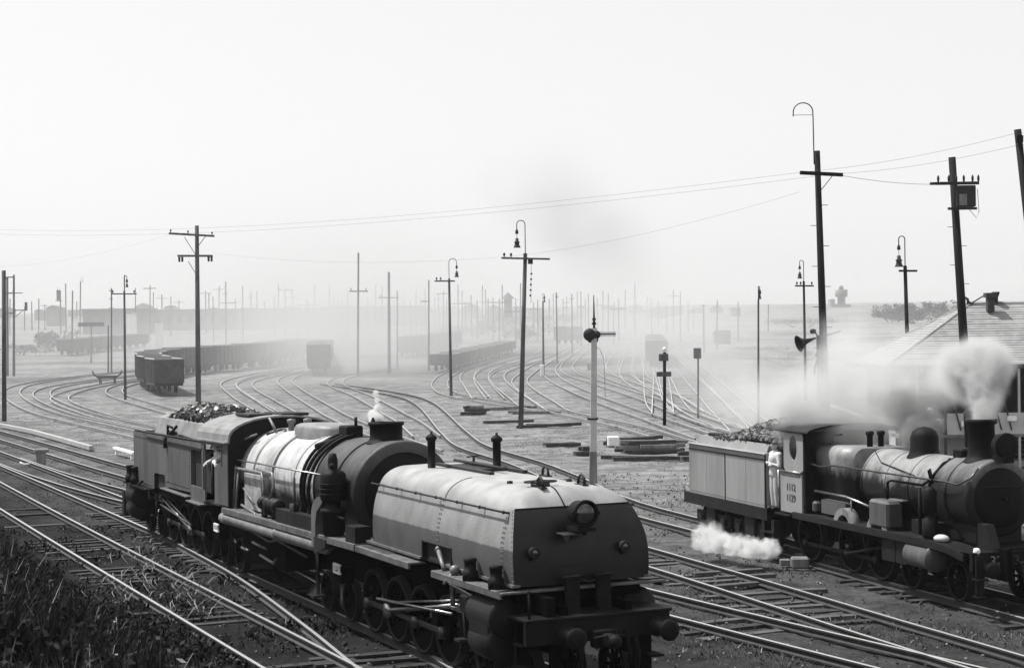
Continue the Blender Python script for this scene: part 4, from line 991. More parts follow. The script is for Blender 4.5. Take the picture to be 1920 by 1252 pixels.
    q.tube([(-6.4, -.35, 3.03), (-5.7, -.6, 2.83), (-4.0, -.74, 2.66)], .012, 6)
    q.build('boiler_pipe', 'black', R_)
    q = MB(); q.tube([(-8.1, -1.05, 1.98), (-6.6, -1.05, 1.98), (-5.4, -1.1, 1.86)], .03, 8); q.tube([(-6.3, -1.06, 1.96), (-6.3, -1.06, 1.5)], .018, 6); q.build('lower_handrail', 'bright', R_)
    q = MB(); q.box(-7.9, -6.7, -1.0, -.8, 1.45, 1.8, bev=.02); q.box(-8.3, -8.1, -1.05, -.85, 1.44, 1.72, bev=.05); q.build('tool_locker', 'grime2', R_)
    q = MB(); q.box(-5.28, -4.42, -1.2, -.78, 1.44, 2.06, bev=.06); q.box(-4.9, -4.3, -.9, -.6, 2.04, 2.09, bev=.02); q.build('sand_box', 'grime2', R_)
    for X in (-6.5, -4.95):
        for sd in (-1, 1):
            q = MB(); n = 18; oo = [(X + .46 * math.cos(PI * k / n), 1.26 + .46 * math.sin(PI * k / n)) for k in range(n + 1)]; ii = [(X + .30 * math.cos(PI * k / n), 1.26 + .30 * math.sin(PI * k / n)) for k in range(n, -1, -1)]
            q.prism(oo + ii, *sorted((sd * .95, sd * 1.18)), sm=True); q.build('splasher', 'timber', R_)
    # running plate
    for sd in (-1, 1):
        q = MB(); y0, y1 = sorted((sd * .7, sd * 1.26))
        q.prism([(-9.9, 1.30), (-9.15, 1.30), (-8.9, 1.4), (-2.6, 1.41), (-1.9, 1.36), (-1.3, 1.26), (-1.3, 1.22), (-1.9, 1.32), (-2.6, 1.37), (-8.9, 1.36), (-9.15, 1.26), (-9.9, 1.26)], y0, y1)
        y0, y1 = sorted((sd * 1.22, sd * 1.27))
        q.prism([(-8.9, 1.37), (-2.6, 1.38), (-1.9, 1.33), (-1.3, 1.23), (-1.3, 1.12), (-1.9, 1.22), (-2.6, 1.26), (-8.9, 1.25)], y0, y1)
        q.build('running_plate', 'grime', R_)
    q = MB(); q.box(-10.0, -.7, -.62, -.5, .75, 1.4); q.box(-10.0, -.7, .5, .62, .75, 1.4); q.box(-9.8, -1.0, -.5, .5, 1.0, 1.38); q.box(-6.3, -3.6, -1.1, -.95, 1.12, 1.24); q.build('engine_frame', 'darkblack', R_)
    side_wheels(R_, (-8.82, -6.72, -5.39), .64, 'driving_wheel', n=14); side_wheels(R_, (-4.05, -2.2), .42, 'bogie_wheel', n=10)
    for sd in (-1, 1):
        q = MB(); q.box(-8.82, -5.39, *sorted((sd * .88, sd * .94)), .58, .66, bev=.01)
        for x in (-8.82, -6.72, -5.39): q.lathe([(0, -.06), (.1, -.06), (.1, .06), (0, .06)], c=(x, sd * .92, .62), axis='y', n=14)
        q.build('coupling_rod', 'tyre', R_)
        q = MB(); q.tube([(-4.7, sd * 1.0, 1.02), (-6.72, sd * 1.0, .62)], .04, 8); q.build('connecting_rod', 'tyre', R_)
        q = MB(); q.lathe([(0, -.5), (.26, -.5), (.28, -.46), (.28, .42), (.3, .43), (.3, .5), (.12, .53), (0, .54)], c=(-3.1, sd * 1.06, 1.02), axis='x', n=28); q.box(-3.6, -2.65, *sorted((sd * .6, sd * 1.1)), .78, 1.3, bev=.03); q.build('cylinder', 'grime2', R_)
        q = MB(); q.box(-4.75, -3.66, *sorted((sd * 1.12, sd * 1.16)), .74, 1.22); q.box(-4.2, -4.16, *sorted((sd * 1.11, sd * 1.175)), .74, 1.22)
        for (x, z) in ((-4.72, 1.19), (-4.2, 1.19), (-4.2, .76), (-3.7, .76)): q.ball((x, sd * 1.17, z), .025, 6)
        q.build('slide_bar_cover', 'grime', R_)
    q = MB(); q.lathe([(0, 0), (.15, 0), (.17, .04), (.17, .38), (.1, .42), (.1, .52), (.15, .55), (.15, 1.0), (.08, 1.08), (0, 1.1)], c=(-2.85, -1.08, 1.44), n=20); q.tube([(-3.05, -1.2, 1.5), (-3.05, -1.2, 2.5)], .04, 8); q.build('air_pump', 'black', R_)
    q = MB(); q.ball((-2.45, -1.05, 1.46), .16, 14, sc=(1.2, 1, .55)); q.build('oil_pot', 'wallb', R_)
    q = MB(); q.box(-3.9, -3.0, -.9, -.6, 1.42, 1.72); q.build('running_plate_box', 'grime', R_)
    # front end
    q = MB(); q.box(-1.1, -.98, -1.25, 1.25, .95, 1.32, bev=.01); q.box(-1.45, -.96, -1.25, 1.25, 1.30, 1.34, bev=.008); q.build('buffer_beam', 'black', R_)
    text_mesh('beam_number', '32F', .3, 'letter2', R_, Matrix.Translation((-.972, -.62, 1.14)) @ Matrix.Rotation(PI / 2, 4, 'Z') @ Matrix.Rotation(PI / 2, 4, 'X'))
    text_mesh('beam_figure', '3', .27, 'letter', R_, Matrix.Translation((-.972, -.2, 1.14)) @ Matrix.Rotation(PI / 2, 4, 'Z') @ Matrix.Rotation(PI / 2, 4, 'X'))
    buffer_(R_, -.98, -1.02, 1.02); buffer_(R_, -.98, 1.02, 1.02); coupling(R_, -.98, .98)
    q = MB(); q.prism([(-1.55, 1.34), (-1.55, 1.86), (-1.25, 1.86), (-1.0, 1.34)], -.75, -.55); q.prism([(-1.55, 1.34), (-1.55, 1.86), (-1.25, 1.86), (-1.0, 1.34)], .55, .75); q.build('front_bracket', 'grime', R_)
    q = MB(); q.lathe([(0, 0), (.06, 0), (.075, .05), (.06, .12), (0, .14)], c=(-1.02, -1.12, 1.30), n=12); q.build('lamp_iron', 'white', R_)
    q = MB()
    for k in range(2): q.box(-.95, -.7, -1.3, -1.05, .45 + .35 * k, .48 + .35 * k)
    q.box(-.84, -.8, -1.28, -1.1, .4, 1.3); q.tube([(-.6, -.3, 1.0), (-.5, -.3, .6), (-.55, -.28, .35)], .03, 8); q.build('front_step', 'black', R_)
    return R_
tender_loco()
# ------------------------------------------------------------------ poles, lamps, wires
def gooseneck(root, top, side, H, Wd, drop, lamp=True, mt_='iron', r=.03):
    """curved bracket rising from the pole top, side = -1 left / +1 right (world X)"""
    pts = [top, top + Vector((0, 0, H - Wd))]
    for i in range(1, 11):
        a = PI * i / 10; pts.append(top + Vector((side * Wd * (1 - math.cos(a)) , 0, H - Wd + Wd * math.sin(a))))
    e = pts[-1]; pts.append(e - Vector((0, 0, drop * .3)))
    q = MB(); q.tube(pts, r, 6); nk = q.build('bracket', mt_, root)
    if lamp:
        c = e - Vector((0, 0, drop * .3))
        q = MB(); q.lathe([(0, -.28), (.1, -.28), (.09, -.1), (.05, 0), (0, 0)], c=c, n=10); q.tube([c - Vector((0, 0, .28)), c - Vector((0, 0, drop * .55))], .015, 5)
        q.build('insulator', mt_, root)
        c2 = c - Vector((0, 0, drop * .55)); s = drop * .62
        q = MB(); q.lathe([(0, 0), (.08 * s * 2, -.05 * s), (.09 * s * 2, -.35 * s), (.16 * s * 2, -.42 * s), (.12 * s * 2, -.5 * s), (.12 * s * 2, -.7 * s), (.36 * s, -.95 * s), (.4 * s, -1.0 * s), (.0, -.98 * s)], c=c2, n=14)
        q.build('lamp_shade', mt_, root)
def pole(base, top, wpx, label, cat='utility pole', Y=None, zb=None, arms=(), group=None, mt_='pole', name='utility_pole', steps=False, goose=None, extra=None, taper=.75):
    B = G(*base) if Y is None else at(base[0], base[1], Y)
    if zb is not None: B.z = zb
    Yb = B.y; T = at(top[0], top[1], Yb)
    root = empty(name, B, 0, label, cat, group); L = T - B
    r = wpx * Yb / FPX / 2
    q = MB(); q.tube([Vector((0, 0, -.3)), L * .5, L], [r * 1.05, r * (1 + taper) / 2, r * taper], 12); q.build('pole_shaft', mt_, root)
    for (py, xl, xr, th, ins, dy) in arms:
        A = at(xl, py, Yb) - B; C_ = at(xr, py + dy, Yb) - B; off = Vector((0, -r - .06, 0))
        q = MB(); d = (C_ - A); Mx = Matrix.Translation(A + off) @ Matrix.Rotation(-math.atan2(d.z, d.x), 4, 'Y')
        q.box(0, d.length, -.06, .06, -th / 2, th / 2, M_=Mx); q.build('crossarm', mt_, root)
        for t_ in ins:
            p = A + off + d * t_; q = MB(); q.lathe([(0, 0), (.03, 0), (.03, .08), (.07, .1), (.07, .2), (.04, .26), (0, .27)], c=p + Vector((0, 0, th / 2)), n=8); q.build('insulator', 'iron', root)
    if steps:
        for k in range(10):
            p = L * (.3 + .06 * k); s_ = 1 if k % 2 else -1; q = MB(); q.tube([p, p + Vector((s_ * (r + .16), 0, 0))], .012, 5); q.build('climbing_peg', 'iron', root)
    if goose: gooseneck(root, L - Vector((0, 0, .3)), *goose)
    if extra: extra(root, L, r)
    return root
GL = 'lamp poles with hooked brackets'
# big pole beyond the first locomotive's bunker
def x4(root, L, r):
    for (dx, z1, z2) in ((-1.0, -.95, -2.6), (.75, -.95, -1.9), (-.7, -3.0, -4.2)):
        q = MB(); q.tube([Vector((L.x + dx, -r - .06, L.z + z1)), Vector((L.x, -r, L.z + z2))], .03, 6); q.build('arm_brace', 'pole', root)
    for dx in (-1.2, -1.45, 1.0, 1.25): q = MB(); q.lathe([(0, 0), (.1, -.02), (.1, -.16), (.06, -.18), (.1, -.22), (.08, -.4), (0, -.42)], c=(L.x + dx, -r - .06, L.z - 2.62), n=8); q.build('insulator', 'iron', root)
pole((372, 752), (369, 423), 10, 'tall thick double-armed pole rising directly behind the coal heap of the long locomotive', arms=((438, 318, 403, .17, (.04, .42, .95), 5), (480, 334, 400, .17, (), 0)), extra=x4)
pole((8, 788), (7, 507), 8.5, 'thick bare pole at the far left edge of the yard', taper=.9)
def hframe(root, L, r):
    q = MB(); q.tube([Vector((-.75, 0, -.3)), Vector((-.72 + L.x * .5, 0, L.z - .3))], .14, 10); q.build('pole_shaft', 'pole', root)
    for z in (L.z - .3, L.z - 2.2, L.z - 4.6): q = MB(); q.box(-.9, .3, -.2, -.1, z - .07, z + .07); q.build('crossarm', 'pole', root)
    q = MB(); q.box(0, 1.2, -.05, .05, L.z - 2.25, L.z - 2.15); q.box(.1, 1.6, -.5, .5, L.z - 4.3, L.z - 4.2); q.tube([(.1, 0, L.z - 5.2), (1.2, 0, L.z - 4.3)], .04, 6); q.box(1.55, 1.6, -.5, .5, L.z - 4.2, L.z - 3.3); q.build('side_platform', 'pole', root)
pole((26, 705), (26, 515), 5, 'twin-legged pole with a small side platform, second from the left edge', extra=hframe)
pole((235, 748), (233, 545), 5, 'lamp pole with a wide crossarm standing left of the near wagon', 'lamp pole', arms=((551, 210, 257, .1, (.05, .9), 0),), goose=(1, 1.6, .12, .6), name='lamp_pole', group=GL)
pole((135, 668), (136, 545), 3.5, 'bare pole with no arms at left, just right of the bush')
def sigbox(root, L, r):
    q = MB(); q.box(-1.2, .1, -.5, .5, L.z - 3.4, L.z + .2, bev=.1); q.box(-1.6, .5, -.6, .6, L.z - 3.6, L.z - 3.4); q.tube([(-.9, 0, L.z), (-.9, 0, L.z + 1.2)], .06, 6); q.tube([(-.3, 0, L.z), (-.1, 0, L.z + .8)], .06, 6); q.build('signal_head', 'iron', root)
pole((114, 626), (113, 545), 3, 'distant signal post carrying a dark boxy head at far left', 'signal', extra=sigbox, name='signal_post')
pole((124, 622), (123, 533), 3, 'far pole with a small round cap right of the boxy signal head', extra=lambda r_, L, r: MB().ball(L, .3, 8).build('cap', 'pole', r_))
pole((150, 628), (151, 527), 3, 'far pole with a faint hooked lamp at upper left', 'lamp pole', goose=(1, 1.6, .35, .8), name='lamp_pole', group=GL)
pole((144, 626), (144, 565), 2.6, 'short dark pole right beside the far hooked lamp at left')
def tee(root, L, r): q = MB(); q.box(L.x - 1.9, L.x + 1.9, -.15, .05, L.z - .15, L.z + .45); q.build('board', 'pole', root)
pole((171, 680), (171, 610), 3, 'post carrying a small flat board at left of the loops', 'sign post', extra=tee, name='sign_post')
pole((203, 700), (203, 610), 3.4, 'shorter of the two poles behind the buffer stop')
pole((209, 700), (209, 540), 3.4, 'taller of the two poles behind the buffer stop', arms=((545, 205, 212, .1, (), 0), (560, 206, 212, .1, (), 0)))
pole((424, 648), (423, 528), 3.8, 'far bare pole with short twin arms, right of the big pole', arms=((551, 418, 428, .15, (), 0), (568, 414, 444, .15, (), 0)))
pole((671, 705), (672, 474), 4.4, 'tall hazy pole with one low crossarm in mid yard', arms=((546, 655, 690, .15, (.1, .9), 0),))
pole((730, 700), (729, 510), 6, 'thick hazy pole with no arms right of the tall one')
pole((745, 690), (745, 545), 3.2, 'thin hazy pole with a left-reaching crossarm', arms=((558, 710, 748, .14, (.1,), 0),))
pole((804, 695), (804, 525), 3.8, 'hazy pole standing left of the wagon with the hooked lamp pole', arms=((565, 790, 806, .12, (), 0),))
pole((846, 742), (842, 522), 5.6, 'lamp pole whose lamp hangs right, beside the yard curve', 'lamp pole', arms=((527, 815, 853, .12, (.1, .3), 0),), goose=(1, 2.0, .33, .86), name='lamp_pole', group=GL)
def x21(root, L, r):
    q = MB()
    for k in range(5): q.lathe([(0, 0), (.06, .02), (.06, .1), (0, .12)], c=(L.x + .35 - .02 * k, 0, L.z - 1.3 - .33 * k), n=8)
    q.tube([(L.x + .35, 0, L.z - .6), (L.x + .3, 0, L.z - 3)], .012, 5); q.box(L.x + .15, L.x + .45, -.15, .1, L.z - .65, L.z - .35); q.build('insulator_string', 'iron', root)
pole((976, 802), (985, 475), 9.5, 'largest lamp pole in mid yard, leaning, with a wide crossarm', 'lamp pole', arms=((484, 940, 1031, .11, (.06, .2), 2),), goose=(-1, 2.3, .25, .95), name='lamp_pole', group=GL, extra=x21)
pole((1019, 706), (1018, 565), 4.2, 'lamp pole with a pale box at its foot', 'lamp pole', goose=(1, 1.1, .08, .55), name='lamp_pole', group=GL, extra=lambda rt, L, r: MB().box(-.35, .05, -.3, 0, 0, 1.3, bev=.05).build('base_box', 'white', rt))
for (b, t, w_, lb, ar) in [((1045, 682), (1043, 548), 3.2, 'first thin pole right of the pale-boxed lamp pole', ((556, 1041, 1047, .12, (), 0),)),
        ((1073, 665), (1072, 551), 3, 'thin pole passing before the hazy van', ((560, 1069, 1076, .12, (), 0),)),
        ((1090, 650), (1089, 546), 2.6, 'second thin pole left of the mast signal', ()), ((1104, 648), (1103, 550), 2.6, 'thin pole touching the left side of the mast signal', ()),
        ((1320, 662), (1319, 570), 3.6, 'pole with a small arm left of the small hut', ((573, 1313, 1326, .12, (), 0),)), ((1344, 655), (1345, 562), 3.2, 'pole standing against the left end of the small hut', ()),
        ((1384, 640), (1384, 566), 2.2, 'faint pole right of the small hut', ())]:
    pole(b, t, w_, lb, arms=ar)
pole((1422, 795), (1422, 560), 4.6, 'slender lamp pole left of the horn loudspeaker', 'lamp pole', goose=(1, 1.05, .04, .5), name='lamp_pole', group=GL, mt_='poledark')
def x27(root, L, r):
    q = MB(); q.ball(L + Vector((0, 0, .18)), .13, 10); q.build('lamp', 'white', root); q = MB(); q.box(-.3, .28, -.12, .12, L.z - .55, L.z - .1, bev=.04); q.box(-.45, .45, -.1, .1, L.z - 1.5, L.z - 1.2, bev=.03); q.build('signal_box', 'pole', root)
pole((1246, 796), (1246, 660), 6.4, 'short dark post topped by a small white lamp in the right middle distance', 'signal', extra=x27, name='signal_post', taper=.95, mt_='poledark')
pole((1309, 782), (1309, 655), 4, 'short hazy post between the white-topped post and the slender lamp pole', 'signal', name='signal_post', extra=lambda rt, L, r: MB().box(-.25, .25, -.12, .12, L.z - .6, L.z + .1, bev=.04).build('signal_box', 'pole', rt))
pole((1511, 752), (1507, 527), 5.6, 'lamp pole seen just left of the great dark pole', 'lamp pole', arms=((536, 1490, 1525, .11, (.1, .3, .9), 0),), goose=(-1, 1.9, .15, .85), name='lamp_pole', group=GL, mt_='poledark')
pole((1705, 700), (1697, 498), 9, 'dark lamp pole rising beside the tiled roof', 'lamp pole', Y=95, zb=0.0, arms=((508, 1684, 1718, .11, (), 0),), goose=(-1, 1.95, .17, 1.05), name='lamp_pole', group=GL, mt_='poledark')
def x33(root, L, r):
    q = MB(); p0 = Vector((L.x - .13, -.1, L.z - .5)); pts = [p0, p0 + Vector((-.02, 0, 1.7))]
    for i in range(1, 13): a = PI * i / 12; pts.append(p0 + Vector((-.02 - .36 * (1 - math.cos(a)), 0, 1.9 + .34 * math.sin(a))))
    pts.append(pts[-1] - Vector((0, 0, .15))); q.tube(pts, .022, 6); q.tube([p0 + Vector((-.05, 0, 1.8)), p0 + Vector((-.72, 0, 1.8))], .01, 5); q.build('bracket', 'iron', root)
    q = MB(); q.tube([(L.x + .5, -.2, L.z - .95), (L.x + .05, -.2, L.z - 1.5)], .015, 5); q.build('arm_brace', 'iron', root)
pole((1553, 905), (1532, 283), 17.5, 'great dark pole with a long empty hooked bracket behind the second locomotive', Y=62, zb=0.0, arms=((325, 1498, 1578, .13, (), 4),), steps=True, extra=x33, taper=.62, mt_='poledark')
# loudspeaker post in front of it
def horn(root, L, r):
    p = Vector((L.x, -.1, L.z - .15))
    d = Vector((-.92, -.25, -.28)).normalized()
    prof = [(.03, 0), (.05, .15), (.075, .3), (.12, .45), (.18, .55), (.25, .62), (.29, .66), (.27, .64), (.15, .5), (.0, .3)]
    q = MB(); q.lathe(prof, axis='x', n=28); Rm = d.to_track_quat('X', 'Z').to_matrix().to_4x4()
    q.v = [tuple(Matrix.Translation(p + Vector((-.1, 0, .05))) @ Rm @ Vector(v_)) for v_ in q.v]; q.build('horn', 'iron', root)
    q = MB(); q.lathe([(0, -.1), (.07, -.08), (.09, 0), (.07, .1), (0, .12)], c=(p.x - .2, -.1, p.z + .28), axis='x', n=14); q.tube([(p.x - .15, -.1, p.z + .28), (p.x + .02, -.1, p.z + .05), (p.x + .75, -.1, p.z + .28)], .025, 6); q.build('horn_driver', 'iron', root)
    q = MB(); q.tube([(p.x - .02, -.1, p.z - .4), (p.x - .1, -.1, p.z - .55), (p.x - .02, -.1, p.z - .65), (p.x - .14, -.1, p.z - .9), (p.x - .16, -.1, p.z - 1.2)], .04, 6); q.build('cable', 'iron', root)
pole((1538, 905), (1534, 628), 7.5, 'thin post carrying a dark horn loudspeaker pointing left', 'loudspeaker post', Y=58, zb=0.0, extra=horn, name='loudspeaker_post', taper=.95, mt_='poledark')
def x35(root, L, r):
    z = L.z
    q = MB(); q.box(L.x + .1, L.x + .85, -.35, .25, z - 2.0, z - 1.15, bev=.03); q.build('transformer', 'iron', root)
    q = MB(); q.box(L.x + .18, L.x + .48, -.37, -.35, z - 1.95, z - 1.5); q.build('pale_plate', 'timber', root)
    q = MB(); q.box(L.x - .7, L.x + 1.0, -.28, -.18, z - 1.12, z - 1.0); q.build('crossarm', 'iron', root)
    q = MB(); q.box(L.x - .25, L.x + .9, -.3, -.2, z - 2.12, z - 2.02); q.build('crossarm', 'iron', root)
    for dx in (-.62, -.2, .1, .4, .75, .98):
        q = MB(); q.lathe([(0, 0), (.03, 0), (.05, .08), (.05, .18), (.02, .26), (0, .27)], c=(L.x + dx, -.23, z - 1.0), n=8); q.build('insulator', 'iron', root)
    q = MB(); q.tube([(L.x - .95, -.23, z - 1.06), (L.x - .7, -.23, z - 1.06)], .06, 8); q.build('strain_insulator', 'iron', root)
    q = MB(); q.tube([(L.x + .6, -.2, z - 2.1), (L.x + .9, -.2, z - 2.45), (L.x + 1.0, -.2, z - 2.2), (L.x + .95, -.2, z - 1.3)], .012, 5); q.build('cable', 'iron', root)
pole((1822, 800), (1785, 295), 19, 'thick dark pole carrying a transformer box above the roof', Y=68, zb=0.0, steps=True, extra=x35, taper=.72, mt_='poledark')
pole((1990, 905), (1908, 243), 17, 'dark pole leaning in at the right edge of the picture', Y=50, zb=0.0, taper=.8, arms=((262, 1902, 1914, .2, (), 0),), mt_='poledark')

LM = [(-50, 'left edge of the picture'), (26, 'twin-legged pole'), (108, 'boxy signal head'), (235, 'lamp pole by the near wagon'), (370, 'double-armed pole'), (424, 'twin short-armed pole'), (500, 'middle of the long shed'), (671, 'tall hazy mid-yard pole'), (730, 'thick hazy pole'), (804, 'hazy pole by the low wagon'), (846, 'right-hanging lamp pole'), (904, 'low hazy trees'), (953, 'lookout tower'), (980, 'largest lamp pole'), (1073, 'goods van'), (1113, 'mast signal'), (1246, 'white-topped post'), (1344, 'small hut'), (1422, 'slender lamp pole'), (1548, 'great dark pole'), (1620, 'cylindrical tower'), (1704, 'lamp pole beside the roof')]
ORD = ['first', 'second', 'third', 'fourth', 'fifth', 'sixth', 'seventh', 'eighth', 'ninth', 'tenth', 'eleventh', 'twelfth', 'thirteenth', 'fourteenth', 'fifteenth', 'sixteenth', 'seventeenth', 'eighteenth']
CNT = {}
def place_label(kind, px):
    lm = [l for x, l in LM if x <= px][-1]; k = CNT.get((kind, lm), 0); CNT[(kind, lm)] = k + 1
    return '%s, %s to the right of the %s' % (kind, ORD[k], lm)
# distant poles, hazy, counted off from the nearer landmarks
rnd = random.Random(11)
dist = [(18, 560), (46, 575), (60, 565), (72, 560), (84, 570), (233, 515), (254, 540), (281, 535), (287, 548), (304, 552), (320, 556), (336, 562), (386, 545), (392, 550), (400, 556), (442, 560), (497, 565), (515, 555), (535, 537), (560, 570), (577, 560), (600, 566), (617, 537), (626, 552), (642, 560), (690, 560), (770, 565), (780, 545), (790, 560), (815, 556), (831, 545), (859, 534), (872, 566), (884, 553), (904, 535), (916, 560), (925, 558), (936, 560), (967, 560), (1000, 566), (1056, 560), (1062, 556), (1130, 545), (1150, 566), (1160, 560), (1215, 555), (1222, 560), (1250, 572), (1290, 566), (1300, 575), (1440, 570)]
dist += [(x_, 530 + (x_ * 37 % 34)) for x_ in (410, 455, 470, 481, 522, 548, 590, 634, 652, 704, 716, 758, 797, 823, 838, 866, 895, 911, 942, 975, 1008, 1030, 1038, 1082, 1098, 1120, 1140, 1172, 1190, 1235, 1262, 1275)]
for i, (px, py) in enumerate(sorted(dist)):
    D = rnd.uniform(300, 620); b = G(px, 606 + (rnd.random() * 40 if D else 0)); Y = min(700, max(260, b.y)); B = at(px, 600, Y); B.z = terr(B.x, Y) - .2
    T = at(px + rnd.uniform(-1, 1), py, Y); L = T - B
    q = MB(); rr = rnd.uniform(2.0, 2.9) * Y / FPX / 2; q.tube([Vector((0, 0, 0)), L], [rr, rr * .8], 7)
    if rnd.random() < .5: wd = rnd.uniform(1.2, 2.6); zz = L.z - rnd.uniform(.6, 3); q.box(-wd, wd, -.1, .1, zz - .1, zz + .1)
    o = q.build('distant_pole', 'poledark', loc=B); tag(o, place_label('faint distant pole', px), 'utility pole', 'faint distant poles along the skyline')

# mast signal at centre
def mast():
    B = G(1112, 913); root = empty('signal_mast', B, 0, 'square pale mast with a dark signal head, just behind the front tank', 'signal')
    Y = B.y; T = at(1114, 615, Y) - B
    for (z0, z1, w0, mt_, nm) in ((0, 1.35, .16, 'timber', 'mast_base'), (1.35, T.z, .125, 'polelight', 'mast_shaft')):
        q = MB(); x0 = T.x * z0 / T.z; x1 = T.x * z1 / T.z; ww = w0 * .82
        vs = [(x0 - w0, -w0, z0), (x0 + w0, -w0, z0), (x0 + w0, w0, z0), (x0 - w0, w0, z0), (x1 - ww, -ww, z1), (x1 + ww, -ww, z1), (x1 + ww, ww, z1), (x1 - ww, ww, z1)]
        q.add(vs, [(0, 1, 5, 4), (1, 2, 6, 5), (2, 3, 7, 6), (3, 0, 4, 7), (3, 2, 1, 0), (4, 5, 6, 7)]); q.build(nm, mt_, root)
    q = MB(); q.tube([(T.x, 0, T.z - .1), (T.x, 0, T.z + 1.25)], [.05, .015], 8); q.lathe([(0, 0), (.1, .05), (.04, .15), (.08, .25), (0, .35)], c=(T.x, 0, T.z + .1), n=10); q.build('finial', 'iron', root)
    q = MB(); q.lathe([(0, -.12), (.2, -.1), (.25, 0), (.2, .1), (0, .12)], c=(T.x - .17, -.05, T.z - .25), axis='y', n=18); q.lathe([(0, -.1), (.13, -.08), (.16, 0), (.13, .08), (0, .1)], c=(T.x + .08, -.05, T.z - .25), axis='y', n=18); q.box(T.x - .25, T.x + .15, -.1, .1, T.z - .55, T.z - .2, bev=.06); q.build('signal_head', 'iron', root)
    q = MB(); q.box(T.x + .15, T.x + .82, -.03, .0, T.z - .32, T.z - .14); o = q.build('signal_arm', 'white', root); q = MB(); q.box(T.x + .2, T.x + .8, -.035, -.03, T.z - .25, T.z - .21); q.build('arm_stripe', 'iron', o)
    q = MB(); q.tube([(T.x + .05, -.15, T.z - .7), (T.x + .2, -.15, T.z - .8), (T.x + .35, -.15, T.z - 1.2), (T.x + .38, -.15, T.z - 2.6)], .008, 5); q.build('wire', 'iron', root)
    q = MB(); q.box(-.18, .22, -.14, .14, 2.55, 2.62); q.build('mast_band', 'iron', root)
mast()
# pulley bracket left of mast
def wires():
    def W(pts, label, r=.0045):
        q = MB(); P = [at(*p) for p in pts]
        out = []
        for A, B in zip(P[:-1], P[1:]):
            n = 14; sag = (B - A).length * .012
            for i in range(n): t_ = i / n; p = A.lerp(B, t_); p.z -= sag * 4 * t_ * (1 - t_); out.append(p)
        out.append(P[-1]); q.tube(out, r, 5, caps=False); o = q.build('overhead_wire', 'iron', fix=False); tag(o, label, 'overhead wire')
    W([(-60, 428, 118), (1512, 322, 62), (1905, 250, 50), (2300, 190, 45)], 'upper of two long wires crossing the whole sky to the leaning pole')
    W([(-60, 437, 118), (1566, 326, 62), (1910, 272, 50), (2300, 225, 45)], 'lower of two long wires crossing the whole sky')
    W([(1566, 327, 62), (1757, 346, 68)], 'short wire joining the great dark pole and the transformer pole', .008)
    W([(398, 474, 142), (944, 482, 105), (1500, 360, 75)], 'faint wire running from the double-armed pole to the largest lamp pole')
    W([(-40, 500, 200), (330, 436, 142)], 'faint wire coming in from the left to the double-armed pole')
wires()

# ------------------------------------------------------------------ wagons
def wagon(p, ang, L=8.2, Hh=2.6, label='', hop=True, light=True, mt_='wagon'):
    root = empty('coal_wagon', (p.x, p.y, terr(p.x, p.y)), ang, label, 'wagon', 'open wagons standing in the yard')
    h = L / 2
    q = MB(); q.box(-h, h, -1.25, 1.25, .85, 1.1); q.box(-h - .45, -h, -.9, -.7, .85, 1.05); q.box(-h - .45, -h, .7, .9, .85, 1.05); q.box(h, h + .45, -.9, -.7, .85, 1.05); q.box(h, h + .45, .7, .9, .85, 1.05); q.build('underframe', 'iron', root)
    q = MB()
    for y0 in (-1.25, 1.17): q.box(-h, h, y0, y0 + .08, 1.1, Hh + .6)
    for x0 in (-h, h - .08): q.box(x0, x0 + .08, -1.17, 1.17, 1.1, Hh + .6)
    q.box(-h, h, -1.17, 1.17, 1.08, 1.16)
    n = 7
    for k in range(n + 1):
        X = -h + L * k / n
        for s_ in (-1, 1): q.box(X - .06, X + .06, *sorted((s_ * 1.25, s_ * 1.33)), 1.1, Hh + .6)
    for y_ in (-.6, .6):
        for s_ in (-1, 1): q.box(*sorted((s_ * h, s_ * (h + .08))), y_ - .07, y_ + .07, 1.1, Hh + .6)
    q.build('wagon_body', mt_, root)
    q = MB()
    for y0 in (-1.3, 1.15): q.box(-h - .05, h + .05, y0, y0 + .17, Hh + .6, Hh + .68)
    for x0 in (-h - .05, h - .12): q.box(x0, x0 + .17, -1.13, 1.13, Hh + .6, Hh + .68)
    q.build('capping', 'wagontop', root)
    q = MB()
    for xa in (-h + .9, -h + 2.2, h - 2.2, h - .9):
        for s_ in (-1, 1): q.lathe([(0, -.05), (.4, -.06), (.45, .0), (.42, .06), (0, .06)], c=(xa, s_ * .76, .6), axis='y', n=18)
    q.build('wheelset', 'iron', root)
    q = MB(); rr = random.Random(int(p.x * 10))
    q.box(-h + .1, h - .1, -1.15, 1.15, 1.2, Hh + .35); q.build('coal_load', 'coalash', root)
    return root
def rake(pxs, n, labels, **kw):
    P = [G(*q) for q in pxs]; c = spline([Vector((p.x, p.y)) for p in P], .5)
    d = [0]
    for a, b in zip(c[:-1], c[1:]): d.append(d[-1] + (b - a).length)
    s = 4.6
    for i in range(n):
        k = min(range(len(d)), key=lambda j: abs(d[j] - s)); k = max(1, min(len(c) - 2, k)); t_ = (c[k + 1] - c[k - 1]).normalized()
        wagon(Vector((c[k].x, c[k].y)), math.atan2(t_.y, t_.x), label=labels(i), **kw); s += 9.3
        if s > d[-1]: break
def ordn(i): return ['second', 'third', 'fourth', 'fifth', 'sixth', 'seventh', 'eighth', 'ninth', 'tenth', 'eleventh', 'twelfth', 'thirteenth', 'fourteenth', 'fifteenth'][i - 1]
rake([(318, 743), (282, 726), (284, 716), (330, 705), (400, 698), (480, 690), (560, 676), (640, 664), (720, 650)], 11, lambda i: 'slatted open wagon nearest in the rake beside the double-armed pole' if i == 0 else 'dark open wagon, %s from the near end of the left curving rake' % ordn(i))
